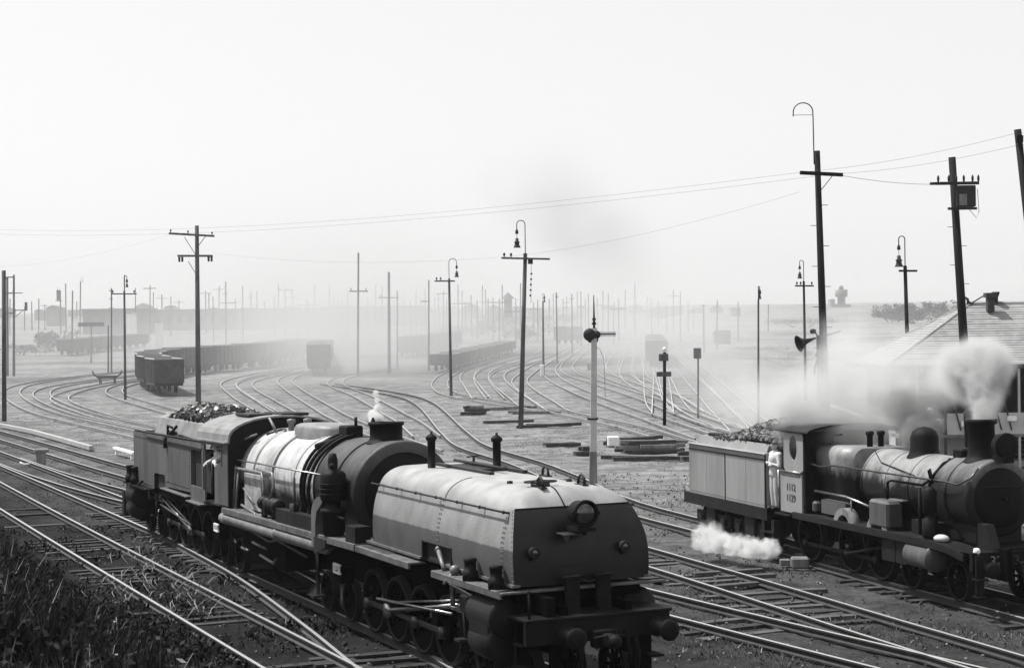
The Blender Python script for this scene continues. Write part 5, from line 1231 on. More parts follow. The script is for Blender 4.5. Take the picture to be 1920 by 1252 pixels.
rake([(598, 706), (600, 690), (640, 676), (740, 664)], 4, lambda i: 'hazy wagon standing alone-looking at the end of the middle rake' if i == 0 else 'hazy wagon, %s from the near end of the middle rake' % ordn(i), Hh=2.9)
rake([(826, 700), (880, 684), (940, 668), (1000, 648)], 8, lambda i: 'low pale-topped wagon at the near end of the rake behind the hooked lamp pole' if i == 0 else 'low wagon, %s from the near end of the rake behind the hooked lamp pole' % ordn(i), Hh=1.5)
rake([(1232, 690), (1228, 672), (1222, 655), (1217, 640), (1214, 632)], 5, lambda i: 'smoke-veiled wagon nearest in the rake coming towards the mast signal' if i == 0 else 'smoke-veiled wagon, %s in the rake beyond the mast signal' % ordn(i), Hh=2.6)
rake([(760, 672), (820, 660), (880, 648), (940, 636)], 6, lambda i: 'faint wagon nearest in the blurred rake left of the largest lamp pole' if i == 0 else 'faint wagon, %s in the blurred rake left of the largest lamp pole' % ordn(i))
rake([(120, 668), (220, 655), (330, 646), (450, 636)], 7, lambda i: 'faint wagon nearest in the far rake behind the left lamp pole' if i == 0 else 'faint wagon, %s in the far rake behind the left lamp pole' % ordn(i), Hh=2.2)
def van():
    p = G(1066, 646); root = empty('goods_van', (p.x, p.y, terr(p.x, p.y)), .9, 'hazy dark goods van with a rounded roof among the thin poles', 'van')
    q = MB(); q.box(-3, 3, -1.3, 1.3, .9, 3.2, bev=.03); q.build('van_body', 'wagon', root)
    q = MB(); ro = [(1.38 * math.cos(PI * i / 10), 3.2 + .35 * math.sin(PI * i / 10)) for i in range(11)]; q.prism(ro, -3.1, 3.1, axis='x'); q.build('van_roof', 'iron', root)
    q = MB()
    for xa in (-2, 2):
        for s_ in (-1, 1): q.lathe([(0, -.05), (.45, -.05), (.45, .05), (0, .05)], c=(xa, s_ * .76, .6), axis='y', n=16)
    q.build('wheelset', 'iron', root)
van()

# ------------------------------------------------------------------ small trackside things
def bufferstop():
    p = G(201, 719); root = empty('buffer_stop', p, 0.1, 'small dark buffer stop with raised ends at the foot of two poles', 'buffer stop')
    q = MB(); q.box(-1.0, 1.0, -.12, .12, .55, .85, bev=.02); q.build('buffer_beam', 'iron', root)
    for s_ in (-1, 1):
        q = MB(); q.box(s_ * .75 - .08, s_ * .75 + .08, -.1, .1, 0, .8); q.tube([(s_ * .75, 0, .7), (s_ * .75, 1.3, 0)], .07, 6); q.build('post', 'iron', root)
        q = MB(); q.tube([(s_ * 1.0, 0, .7), (s_ * 1.4, 0, 1.0), (s_ * 1.5, 0, 1.35)], .09, 6); q.build('horn_bar', 'iron', root)
bufferstop()
def lever(px, py, label, s=1.0):
    p = G(px, py); root = empty('point_lever', p, .4, label, 'point lever')
    q = MB(); q.box(-.22, .22, -.16, .16, 0, .5 * s, bev=.05); q.box(-.3, .34, -.2, .2, .46 * s, .58 * s, bev=.03); q.build('lever_box', 'timber', root)
    q = MB(); q.tube([(-.1, 0, .1), (-.75, .05, .06), (-.95, .05, .16)], .05, 8); q.build('throw_handle', 'white', root)
lever(77, 872, 'squat grey point lever box with a pale handle between the left tracks', 1.3)
lever(1105, 694, 'tiny point lever just left of the mast signal', 1.4)
def signpost_small():
    p = G(60, 905)
def timber_pile(px, py, n, L, W_, ang, label, seed, mt_='darktimber', lift=0):
    p = G(px, py); root = empty('timber_pile', p, ang, label, 'timber pile'); r_ = random.Random(seed); k = 0
    for lay in range(n):
        m_ = max(1, int(W_ / .3) - lay)
        for j in range(m_):
            y = (j - (m_ - 1) / 2) * .3 + r_.uniform(-.04, .04); l_ = L / 2 * r_.uniform(.5, 1.08)
            Mx = Matrix.Translation((r_.uniform(-.35, .35), y, lay * .2 + .1)) @ Matrix.Rotation(r_.uniform(-.16, .16), 4, 'Z') @ Matrix.Rotation(r_.uniform(-.04, .04), 4, 'Y')
            q = MB(); q.box(-l_, l_, -.12, .12, -.09, .09, M_=Mx, bev=.012); q.build('baulk', mt_ if r_.random() < .8 else 'timber', root)
timber_pile(1165, 834, 2, 1.5, 1.2, .3, 'small stack of short dark timbers behind a white block', 1)
timber_pile(1213, 832, 2, 2.0, .9, .5, 'tilted dark timber stack in the middle of the junk heap', 2)
timber_pile(1222, 848, 3, 3.4, 1.2, .15, 'largest dark stack of sleepers left of the tender', 3)
timber_pile(1205, 862, 1, 4.4, .9, -.2, 'long low row of dark baulks in front of the largest stack', 4)
timber_pile(1280, 862, 2, .8, .8, .1, 'little stack of timber offcuts close to the tender', 5)
timber_pile(1094, 852, 2, .9, .9, .2, 'small squarish timber stack left of the mast signal', 6)
timber_pile(1062, 836, 1, 1.9, .9, .2, 'low timbers lying in grass behind the small squarish stack', 7)
timber_pile(893, 776, 3, 1.6, 1.5, 0, 'dark stack at the left end of the long platform of beams', 8)
timber_pile(950, 767, 1, 5.5, .9, -.05, 'long flat raft of beams behind the largest lamp pole', 9, 'timber')
timber_pile(1000, 775, 1, 5.0, .6, .1, 'pair of thin beams right of the largest lamp pole', 10, 'timber')
timber_pile(950, 793, 1, 4.0, .5, -.35, 'line of dark beams left of the foot of the largest lamp pole', 12)
timber_pile(1025, 800, 1, 4.5, .6, .08, 'line of dark beams right of the foot of the largest lamp pole', 13)
timber_pile(885, 748, 1, 3.0, .4, 0, 'raised pale beam left of the largest lamp pole', 14, 'wagontop')
p = G(1150, 836); q = MB(); q.box(-.3, .3, -.25, .25, 0, .5, bev=.05); o = q.build('white_block', 'white', loc=p); tag(o, 'small white block at the left end of the junk heap', 'block')
for i, (px, py, s) in enumerate([(1500, 1065, .22), (1472, 1060, .13), (1497, 1048, .12)]):
    p = G(px, py); q = MB(); q.box(-s, s, -s * .7, s * .7, 0, s * 1.3, bev=s * .2); o = q.build('concrete_block', 'timber', loc=p); tag(o, ['larger grey block on the ground below the second locomotive cab', 'small grey block left of the larger block', 'small grey block beside the rail above the larger block'][i], 'block')

# ------------------------------------------------------------------ buildings
def signal_building():
    root = empty('yard_building', (15.9, 70, 0), 0, 'light timber building with a hipped tiled roof and dark verandah at right', 'building')
    X0, X1, Y0, Y1, ze, zr = 0.0, 22.0, 0.6, 7.4, 4.25, 6.85
    # tiled roof, tile courses as real overlapping steps
    q = MB(); xo, yo = -.5, 0.0; nrow = 26
    def slab(P0, P1, P2, P3):   # eave left, eave right, ridge right, ridge left
        n_ = (P1 - P0).cross(P3 - P0).normalized()
        for k in range(nrow):
            a, b_ = k / nrow, (k + 1) / nrow; A = P0.lerp(P3, a); B = P1.lerp(P2, a); jz = Vector((0, 0, .008 * math.sin(k * 2.7))); C_ = P1.lerp(P2, b_ + .004); D_ = P0.lerp(P3, b_ + .004)
            up = n_ * .028; vs = [A + up + jz, B + up - jz, C_ + n_ * .008, D_ + n_ * .008, A, B]
            q.add(vs, [(0, 1, 2, 3), (4, 5, 1, 0)])
    e = ze; A = Vector((xo, yo, e)); B = Vector((X1 + .5, yo, e)); C_ = Vector((X1 + .5, 8, e)); D_ = Vector((xo, 8, e)); R0 = Vector((xo + 4.6, 4, zr)); R1 = Vector((X1 - 4, 4, zr))
    slab(A, B, R1, R0); slab(C_, D_, R0, R1); slab(D_, A, R0, R0 + Vector((0.001, 0, 0))); slab(B, C_, R1, R1)
    q.build('roof', 'rooftile', root, fix=False)
    q = MB(); q.tube([A, R0], .07, 8); q.tube([R0, R1], .09, 8); q.tube([D_, R0], .07, 8); q.build('ridge_capping', 'rooftile', root)
    q = MB(); q.box(xo - .02, X1 + .5, yo - .06, yo, e - .14, e + .06); q.box(xo - .06, xo, yo, 8, e - .14, e + .06); q.build('gutter', 'darktimber', root)
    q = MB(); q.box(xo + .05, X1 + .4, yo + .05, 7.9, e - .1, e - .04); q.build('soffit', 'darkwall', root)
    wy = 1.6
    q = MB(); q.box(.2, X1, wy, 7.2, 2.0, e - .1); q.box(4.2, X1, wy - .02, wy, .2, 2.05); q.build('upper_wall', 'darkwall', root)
    q = MB(); q.box(.2, X1, wy - .02, 7.2, -.3, 2.0)
    for k in range(10): q.box(.18, X1, wy - .035, wy - .02, .05 + k * .2, .07 + k * .2)
    q.build('lower_wall', 'wallb', root)
    q = MB(); q.box(.0, X1, .1, wy - .05, 1.3, 1.42); q.build('verandah_floor', 'timber', root)
    for k, X in enumerate([.05, .75, 1.9, 3.2, 4.3, 4.95, 5.6, 6.6, 8.0, 9.5]):
        q = MB(); q.box(X, X + .09, .12, .21, 0, e - .1); q.build('verandah_post', 'wallb' if k % 2 else 'darktimber', root)
        q = MB(); q.tube([(X + .05, .16, e - .7), (X + .45, .16, e - .15)], .03, 6); q.build('post_bracket', 'darktimber', root)
    q = MB(); q.box(2.0, X1, .08, .12, 1.42, 2.3); q.build('balustrade_panel', 'wallb', root)
    for k in range(6): q = MB(); q.tube([(2.3 + .42 * k, .05, 2.6), (2.55 + .42 * k, .05, 1.6)], .03, 6); q.build('brace', 'darktimber', root)
    for (X, Z) in ((2.55, 1.75), (3.0, 1.7), (3.42, 1.66), (4.45, 1.95), (5.25, 1.92)):
        q = MB(); q.box(X, X + .38, -.1, .06, Z, Z + .22, bev=.03); q.build('fire_bucket', 'white', root)
    q = MB(); q.box(4.6, 4.9, 3.2, 3.5, zr - .35, zr + .35); q.box(4.52, 4.98, 3.12, 3.58, zr + .25, zr + .45); q.build('chimney_pot', 'darktimber', root)
    q = MB(); q.lathe([(.1, 0), (.1, .25), (.17, .45), (.17, .5), (0, .5)], c=(5.15, 3.9, zr), n=14); q.build('roof_vent', 'iron', root)
    q = MB(); q.tube([(3.9, 3.9, zr - .1), (3.95, 3.9, zr + .2), (3.8, 3.9, zr + .3), (4.05, 3.9, zr + .0)], .045, 6); q.tube([(4.05, 3.9, zr), (4.7, 3.9, zr + .38)], .03, 6); q.build('roof_pipe', 'iron', root)
M['rooftile'] = mat('grey_roof_tile', 0.24, 0.75, 0.25, 2.2, bump=.4, bscale=14)
signal_building()
# white lamp standard and globe in front of the building
def globe(px, py, Y, label):
    B = at(px, py, Y); B.z = 0; T = at(px, py, Y); root = empty('lamp_standard', B, 0, label, 'lamp')
    q = MB(); q.tube([(0, 0, 0), (0, 0, T.z - .1)], .05, 8); q.build('standard', 'wallb', root); q = MB(); q.ball((0, 0, T.z), .14, 14); q.build('lamp_globe', 'white', root)
globe(1758, 792, 55, 'thin pale lamp standard with a small white globe behind the boiler'); globe(1743, 771, 62, 'taller pale lamp standard with a white globe in the smoke')
def fence():
    A = at(1555, 758, 100); B = at(1682, 806, 78); A.z = B.z = 0
    d = B - A; L = d.length; root = empty('picket_fence', A, math.atan2(d.y, d.x), 'white rail fence running towards the building behind the second locomotive', 'fence')
    za = at(1555, 758, 100).z; zb_ = at(1682, 806, 78).z
    n = 26
    for k in range(n + 1):
        x = L * k / n; q = MB(); q.box(x - .06, x + .06, -.05, .05, 0, za + (zb_ - za) * k / n); q.build('picket', 'white', root)
    for o_ in (0, -.9):
        q = MB(); Mx = Matrix(); vs = [(0, -.05, za + o_ - .07), (L, -.05, zb_ + o_ - .07), (L, .05, zb_ + o_ - .07), (0, .05, za + o_ - .07), (0, -.05, za + o_ + .07), (L, -.05, zb_ + o_ + .07), (L, .05, zb_ + o_ + .07), (0, .05, za + o_ + .07)]
        q.add(vs, [(0, 1, 5, 4), (1, 2, 6, 5), (2, 3, 7, 6), (3, 0, 4, 7), (3, 2, 1, 0), (4, 5, 6, 7)]); q.build('fence_rail', 'white', root)
fence()
def hut():
    p = G(1354, 645); root = empty('track_hut', p, .3, 'small dark gabled hut standing on open ground at right', 'hut')
    q = MB(); q.box(-1.3, 1.3, -1, 1, 0, 1.9); q.build('hut_wall', 'wagon', root)
    q = MB(); q.prism([(-1.25, 1.85), (0, 2.6), (1.25, 1.85)], -1.5, 1.5, axis='x'); q.build('hut_roof', 'iron', root)
hut()
def box_building(px, py, wpx, hpx, label, D, roof='flat', mt_='far', dpt=12, name='distant_building', cat='building', windows=False):
    A = at(px, 600, D); z0 = terr(A.x, D); w_ = wpx * D / FPX; top = at(px, py, D).z
    root = empty(name, (A.x, D, z0 - 1), 0, label, cat)
    h = top - z0 + 1; q = MB(); q.box(0, w_, 0, dpt, 0, h); q.build('wall', mt_, root)
    q = MB()
    if roof == 'gable': q.prism([(-.3, h), (w_ / 2, h + w_ * .22), (w_ + .3, h)], -.3, dpt + .3)
    elif roof == 'saw':
        n = max(2, int(w_ / 9))
        for k in range(n): q.prism([(w_ * k / n, h), (w_ * k / n, h + 1.6), (w_ * (k + 1) / n, h)], 0, dpt)
    else: q.box(-.3, w_ + .3, -.3, dpt + .3, h, h + .5)
    q.build('roof', 'farroof', root)
    if windows:
        n = int(w_ / 4)
        for k in range(min(n, 14)):
            q = MB(); x = w_ * (k + .5) / n; q.box(x - .8, x + .8, -.06, .1, h * .45, h * .75); q.build('window', 'darkwall', root)
    return root
box_building(155, 582, 125, 0, 'long low hazy shed on the skyline at far left', 560, 'flat', windows=True, mt_='wagon')
box_building(285, 583, 330, 0, 'very long hazy shed roofline beyond the left rake', 640, 'flat', mt_='farroof', windows=True)
box_building(620, 577, 180, 0, 'hazy saw-roofed shed behind the tall mid-yard poles', 700, 'flat', mt_='farroof')
box_building(1560, 572, 36, 0, 'pale broad block under the round-topped tower on the right skyline', 1350, 'flat')
def tower():
    D = 1380; A = at(1578, 600, D); z0 = terr(A.x, D); root = empty('water_tower', (A.x, D, z0), 0, 'pale cylindrical tower with a little cap on the right skyline', 'tower')
    zt = at(1578, 543, D).z - z0; q = MB(); q.lathe([(0, 0), (3.2, 0), (3.2, zt * .55), (5.0, zt * .6), (5.0, zt), (0, zt + .3)], n=24); q.build('tank', 'far', root); q = MB(); q.lathe([(0, 0), (1.8, 0), (1.8, 2.6), (0, 4.0)], c=(0, 0, zt), n=16); q.build('cap', 'far', root)
    D = 1360; A = at(1562, 600, D)
    box_building(1558, 562, 8, 0, 'small pale stub tower left of the cylindrical tower', 1360, 'gable')
tower()
def watch():
    D = 420; A = at(953, 600, D); z0 = terr(A.x, D); root = empty('lookout_tower', (A.x, D, z0), 0, 'dark hazy tower with a pointed cap left of the largest lamp pole', 'tower')
    zt = at(953, 560, D).z - z0; q = MB()
    for sx in (-1, 1):
        for sy in (-1, 1): q.tube([(sx * 1.6, sy * 1.6, 0), (sx * .9, sy * .9, zt * .8)], .15, 6)
    for z_ in (.25, .5): q.tube([(-1.4, -1.4, zt * z_), (1.2, -1.2, zt * (z_ + .2))], .1, 6)
    q.build('legs', 'pole', root); q = MB(); q.box(-1.0, 1.0, -1, 1, zt * .5, zt); q.build('cabin', 'pole', root); q = MB(); q.lathe([(1.7, zt), (0, zt + 1.6)], n=4, sm=False); q.build('cap', 'pole', root)
watch()
rnd = random.Random(21)
for i in range(44):
    px = 8 + i * 43 + rnd.uniform(-14, 14)
    if 1540 < px < 1610: continue
    D = rnd.uniform(900, 1500); 
    box_building(px, 577 + (2 if px > 1300 else 0) + rnd.uniform(-3, 6), rnd.uniform(10, 34), 0, place_label('small hazy skyline roof', px), D, rnd.choice(['gable', 'flat', 'gable']), dpt=14)['group'] = 'hazy roofs along the skyline'
for (px, py, w_, D, lb) in [(237, 588, 14, 420, 'bright white gabled hut in the left distance'), (134, 596, 6, 430, 'tiny white hut between poles in the left distance'), (291, 604, 9, 330, 'tall narrow pale kiosk right of the white hut')]:
    box_building(px, py, w_, 0, lb, D, 'gable', 'white', 3, 'white_hut', 'hut')
# long grass banks / embankment edge at left distance
def bush(px, py, D, W_, Hh, label, name='bush', cat='bush', n=900, mt_='leaf'):
    A = at(px, py, D); z0 = terr(A.x, D); root = empty(name, (A.x, D, z0), 0, label, cat); r_ = random.Random(int(px)); q = MB()
    lobes = [(r_.uniform(-.75, .75) * W_, r_.uniform(-.5, .5) * W_ * .5, r_.uniform(.2, .6) * Hh, r_.uniform(.25, .45)) for _ in range(9)]
    for _ in range(n):
        lx, ly, lz, lr = r_.choice(lobes); a = r_.uniform(0, 2 * PI); b_ = r_.uniform(-.3, 1) ; rr = r_.uniform(.6, 1.05)
        c = Vector((lx + math.cos(a) * lr * W_ * rr * .9, ly + math.sin(a) * lr * W_ * .6 * rr, max(.1, lz + b_ * lr * Hh * rr))); s = Hh * r_.uniform(.03, .075)
        u_ = Vector((r_.gauss(0, 1), r_.gauss(0, 1), r_.gauss(0, 1))).normalized(); v_ = u_.orthogonal().normalized()
        q.add([c - u_ * s, c + v_ * s * .7, c + u_ * s, c - v_ * s * .7], [(0, 1, 2, 3)])
    q.build('foliage', mt_, root, fix=False)
    q = MB()
    for k in range(4): lx = lobes[k][0]; q.tube([(lx * .3, 0, -.2), (lx * .7, 0, lobes[k][2] * .6), (lx, lobes[k][1], lobes[k][2])], [.12 * Hh / 3, .07 * Hh / 3, .03], 6)
    q.build('stem', 'pole', root)
bush(103, 640, 330, 4.5, 4.5, 'round hazy bush at left between the boxy signal and the bank')
bush(38, 652, 300, 5, 2.6, 'low dark bush near the twin-legged pole')
bush(1718, 585, 560, 14, 8.5, 'broad dark clump of trees on the right skyline beside the roof pole', 'tree_clump', 'trees', 2600)
bush(1672, 590, 620, 9, 6.5, 'lower clump of trees left of the broad dark clump', 'tree_clump', 'trees', 1500)
bush(1790, 588, 480, 9, 5.5, 'small tree clump peeping over the left slope of the tiled roof', 'tree_clump', 'trees', 1200)
bush(930, 598, 520, 9, 5.5, 'low hazy trees left of the lookout tower', 'tree_clump', 'trees', 1500)
bush(1035, 590, 600, 10, 5.5, 'low hazy trees right of the largest lamp pole', 'tree_clump', 'trees', 1500)
bush(985, 618, 380, 9, 3.5, 'dim hazy bushes at the foot of the lookout tower', n=1300)
bush(870, 612, 420, 9, 3.5, 'dim hazy bushes right of the hooked lamp pole', n=1300)
bush(1500, 600, 520, 16, 3.5, 'long low scrub behind the horn loudspeaker', 'scrub', 'scrub', 1500)
bush(1430, 640, 260, 8, 1.4, 'flat scrub patch behind the slender lamp pole', 'scrub', 'scrub', 1200)
bush(1480, 655, 210, 7, 1.2, 'flat scrub patch just below the horn loudspeaker', 'scrub', 'scrub', 1200)

# ------------------------------------------------------------------ weeds on the embankment, dry grass between the tracks, stones
def blades(n, sampler, hmin, hmax, name, mats, label, wid=.012, lean=.35, seed=1, pick=None, wind=None):
    r_ = random.Random(seed); q = MB(); V = []; Fc = []; Mi = []
    for _ in range(n):
        s = sampler(r_)
        if s is None: continue
        x, y, k = s; z = terr(x, y) - .05; h = r_.uniform(hmin, hmax) * k; a = r_.uniform(0, 2 * PI); dx, dy = math.cos(a), math.sin(a); ln = r_.uniform(.05, lean) * h; a2 = r_.uniform(0, 2 * PI); bx, by = math.cos(a2) * ln, math.sin(a2) * ln
        w_ = wid * r_.uniform(.6, 1.5); o = len(V)
        V += [(x - dx * w_, y - dy * w_, z), (x + dx * w_, y + dy * w_, z), (x + dx * w_ * .8 + bx * .35, y + dy * w_ * .8 + by * .35, z + h * .55), (x - dx * w_ * .8 + bx * .35, y - dy * w_ * .8 + by * .35, z + h * .55), (x + bx, y + by, z + h)]
        Fc += [(o, o + 1, o + 2, o + 3), (o + 3, o + 2, o + 4)]; mi = pick(r_) if pick else 0; Mi += [mi, mi]
    q.v = V; q.f = Fc; q.m = Mi; q.sm = [False] * len(Fc)
    o = q.build(name, mats, fix=False); tag(o, label, cat='grass', kind='stuff')
M['weed'] = mat('dark_weed_stems', 0.009, 0.85, 0.5, 3, spec=.1); M['drygrass'] = mat('dry_grass', 0.1, 0.9, 0.5, 2, spec=.1); M['palegrass'] = mat('bleached_grass', 0.3, 0.9, 0.4, 2, spec=.1); M['weedmid'] = mat('grey_weeds', 0.04, 0.9, 0.5, 2, spec=.1)
def s_bank(r_):
    y = 11 + 42 * r_.random() ** 1.25; x = -y * .33 + r_.random() * y * .42
    lat = (Vector((x, y)) - gO).dot(gY); d = LAT_B - 1.0 - lat
    if d > 9 or d < -5: return None
    if d < (-1.0 if y < 36 else 0) and (r_.random() > .42 or noise.noise(Vector((x * .5, y * .5, 4))) < .02 or min(abs(lat - latA), abs(lat - latB), abs(lat - .8), abs(lat + .7)) < .16): return None
    if (x * x + y * y) < 90: return None
    cl = noise.noise(Vector((x * .6, y * .6, 0))); 
    if r_.random() > .55 + .9 * cl: return None
    return x, y, (.16 + .84 * smooth(-1.5, 3, d)) * (.75 + .5 * cl)
blades(150000, s_bank, .15, 1.1, 'bank_weeds', ['weed', 'weedmid', 'palegrass'], 'dense dark tangle of weeds covering the embankment at lower left', wid=.014, lean=.6, seed=2, pick=lambda r_: 0 if r_.random() < .8 else 1 if r_.random() < .9 else 2)
def leafy(n, name, label):
    r_ = random.Random(8); V = []; Fc = []; Mi = []
    for _ in range(n):
        s = s_bank(r_)
        if s is None: continue
        x, y, k = s; z = terr(x, y) + r_.uniform(0, .7) * k; c = Vector((x, y, z)); u_ = Vector((r_.gauss(0, 1), r_.gauss(0, 1), r_.gauss(0, .7))).normalized(); v_ = u_.orthogonal().normalized(); s_ = r_.uniform(.015, .075); o = len(V)
        V += [tuple(c - u_ * s_ * 1.6), tuple(c + v_ * s_ * .6), tuple(c + u_ * s_ * 1.6), tuple(c - v_ * s_ * .6)]; Fc.append((o, o + 1, o + 2, o + 3)); Mi.append(0 if r_.random() < .9 else 1)
    q = MB(); q.v = V; q.f = Fc; q.m = Mi; q.sm = [False] * len(Fc); tag(q.build(name, ['weed', 'weedmid'], fix=False), label, kind='stuff', cat='weeds')
leafy(110000, 'leafy_weeds', 'dark leafy undergrowth among the weeds at lower left')
def stalks():
    r_ = random.Random(31); q = MB()
    for _ in range(420):
        s = s_bank(r_)
        if s is None or s[2] < .5: continue
        x, y, k = s; z = terr(x, y); h = r_.uniform(.7, 1.5) * k; a = r_.uniform(0, 6.3); l_ = r_.uniform(.05, .4) * h; t_ = Vector((x + math.cos(a) * l_, y + math.sin(a) * l_, z + h)); m_ = Vector((x + math.cos(a) * l_ * .3, y + math.sin(a) * l_ * .3, z + h * .6))
        mi = 0 if r_.random() < .6 else 1
        q.tube([Vector((x, y, z)), m_, t_], [.009, .007, .004], 4, mi=mi)
        for _k in range(r_.randint(3, 9)):
            f_ = r_.uniform(.35, 1.0); p = m_.lerp(t_, max(0, (f_ - .6) / .4)) if f_ > .6 else Vector((x, y, z)).lerp(m_, f_ / .6); d = Vector((r_.gauss(0, 1), r_.gauss(0, 1), r_.uniform(-.2, .8))).normalized() * r_.uniform(.05, .16); n_ = d.orthogonal().normalized() * r_.uniform(.008, .03)
            q.add([p, p + d * .5 + n_, p + d, p + d * .5 - n_], [(0, 1, 2, 3)], mi)
    tag(q.build('weed_stalks', ['weedmid', 'palegrass'], fix=False), 'taller weed stalks with ragged leaves standing out of the embankment weeds', kind='stuff', cat='weeds')
stalks()
def seedheads():
    r_ = random.Random(12); V = []; Fc = []
    for cx, cy, sp, n in [(268, 1015, 14, 30), (290, 1085, 25, 70), (262, 1062, 18, 45), (350, 1100, 24, 60), (385, 1150, 20, 20), (210, 1105, 22, 25), (350, 1118, 15, 20), (240, 1115, 20, 18), (322, 1145, 10, 12)]:
        for _ in range(n):
            p = G(r_.gauss(cx, sp), r_.gauss(cy, sp * .7)); p.z = terr(p.x, p.y); h = r_.uniform(.08, .26); a = r_.uniform(0, 6.3); b = Vector((math.cos(a) * h * 1.1, math.sin(a) * h * .6, h * .8)); t_ = p + b; d = Vector((.012, 0, 0)); o = len(V)
            V += [tuple(p - d * .4), tuple(p + d * .4), tuple(t_ + d), tuple(t_ - d), tuple(t_ + b * .4 + Vector((.05, 0, -.02)))]; Fc += [(o, o + 1, o + 2, o + 3), (o + 3, o + 2, o + 4)]
    q = MB(); q.v = V; q.f = Fc; q.m = [0] * len(Fc); q.sm = [False] * len(Fc); tag(q.build('seeding_grass', 'palegrass', fix=False), 'bleached seeding grass tufts across the nearest track', kind='stuff', cat='grass')
seedheads()
def s_yard(r_):
    y = 24 + 100 * r_.random() ** 1.4; x = (-.32 + .66 * r_.random()) * y
    p = Vector((x, y)); lat = (p - gO).dot(gY)
    if lat < LAT_B - .8: return None
    cl = noise.noise(Vector((x * .35, y * .35, 5))) + .4 * noise.noise(Vector((x * 1.3, y * 1.3, 5)))
    if cl < .08: return None
    if abs(lat - .05) < .8 or abs(lat - .05) > 0 and abs(lat - (latA + latB) / 2) < .4: return None
    if abs((p - gO2).dot(gY2)) < 1.3 and (p - gO2).dot(gX2) > -17: return None
    return x, y, min(1, .4 + cl * 1.6)
blades(150000, s_yard, .03, .13, 'yard_grass', ['drygrass', 'weedmid', 'palegrass'], 'short dry grass tufts scattered between the tracks', wid=.009, lean=1.6, seed=4, pick=lambda r_: 0 if r_.random() < .5 else 1 if r_.random() < .8 else 2)
def stones():
    r_ = random.Random(6); q = MB()
    for _ in range(5000):
        y = 25 + 45 * r_.random() ** 1.2; x = (-.3 + .62 * r_.random()) * y; lat = (Vector((x, y)) - gO).dot(gY)
        if lat < LAT_B - .8: continue
        s = r_.uniform(.01, .03) * (1.8 if r_.random() < .04 else 1); Mx = Matrix.Translation((x, y, r_.uniform(-.02, .03))) @ Matrix.Rotation(r_.uniform(0, 6), 4, Vector((r_.random(), r_.random(), r_.random() + .1)).normalized())
        q.box(-s, s, -s * .8, s * .8, -s * .6, s * .6, mi=r_.choice((0, 1, 2, 2)), M_=Mx)
    tag(q.build('ballast_stones', ['sleeper', 'timber', 'railside'], fix=False), 'loose cinders and stones scattered over the ground by the tracks', kind='stuff', cat='stones')
stones()
# planks and stray sleepers lying between the tracks at lower right
for i, (ax, ay, bx, by) in enumerate([(1340, 1085, 1452, 1080), (1330, 1103, 1450, 1093), (1300, 1078, 1430, 1070), (1470, 1110, 1550, 1107)]):
    A = G(ax, ay); B = G(bx, by); d = B - A; q = MB(); q.box(0, d.length, -.1, .1, -.04, .07, M_=Matrix.Rotation(math.atan2(d.y, d.x), 4, 'Z'), bev=.01)
    o = q.build('loose_plank', 'sleeperpale', loc=A); tag(o, ['longest loose plank lying across the right-hand track', 'lower loose plank across the right-hand track', 'upper loose plank near the steam jet', 'short plank lying between the right-hand tracks'][i], 'plank')
# ------------------------------------------------------------------ people
def limb(q, pts, rs, n=10):
    q.tube(pts, rs, n)
    for p, r in zip(pts, rs): q.ball(p, r, n)
def remesh(o, vox, sm=2):
    md = o.modifiers.new('remesh', 'REMESH'); md.mode = 'VOXEL'; md.voxel_size = vox; md.use_smooth_shade = True
    if sm: m2 = o.modifiers.new('smooth', 'SMOOTH'); m2.iterations = sm; m2.factor = .5
def hand(q, w, d, up, s=1.0, curl=.5):
    """w wrist, d pointing direction, up = back-of-hand normal"""
    d = d.normalized(); side = d.cross(up).normalized(); up = side.cross(d).normalized()
    limb(q, [w, w + d * .04, w + d * .085], [.026, .034, .032], 8)
    for i, (o_, L) in enumerate(((-.027, .062), (-.009, .074), (.009, .07), (.026, .055))):
        b = w + d * .088 + side * o_; m_ = b + d * L * .5 - up * L * .15 * curl; t_ = m_ + (d * .6 - up * curl).normalized() * L * .5
        limb(q, [b, m_, t_], [.0095, .009, .0075], 6)
    b = w + d * .03 + side * -.03; limb(q, [b, b + d * .03 - side * .022, b + d * .06 - side * .028 - up * .01], [.012, .0105, .009], 6)
def head(q, c, yaw):
    R_ = Matrix.Rotation(yaw, 3, 'Z')
    def P(x, y, z): return c + R_ @ Vector((x, y, z))   # x forward
    q.ball(c + Vector((0, 0, .02)), .1, 16, sc=(.98, .8, 1.12)); q.ball(P(.03, 0, -.05), .065, 12, sc=(1, .85, 1)); q.ball(P(.055, 0, -.085), .035, 8)
    limb(q, [P(.095, 0, .02), P(.115, 0, -.02)], [.012, .017], 6)
    for s_ in (-1, 1): q.ball(P(.0, s_ * .083, -.01), .028, 8, sc=(.7, .35, 1)); q.ball(P(.085, s_ * .033, .022), .016, 6)
    q.ball(P(.092, 0, -.052), .018, 6, sc=(.6, 1.3, .5))
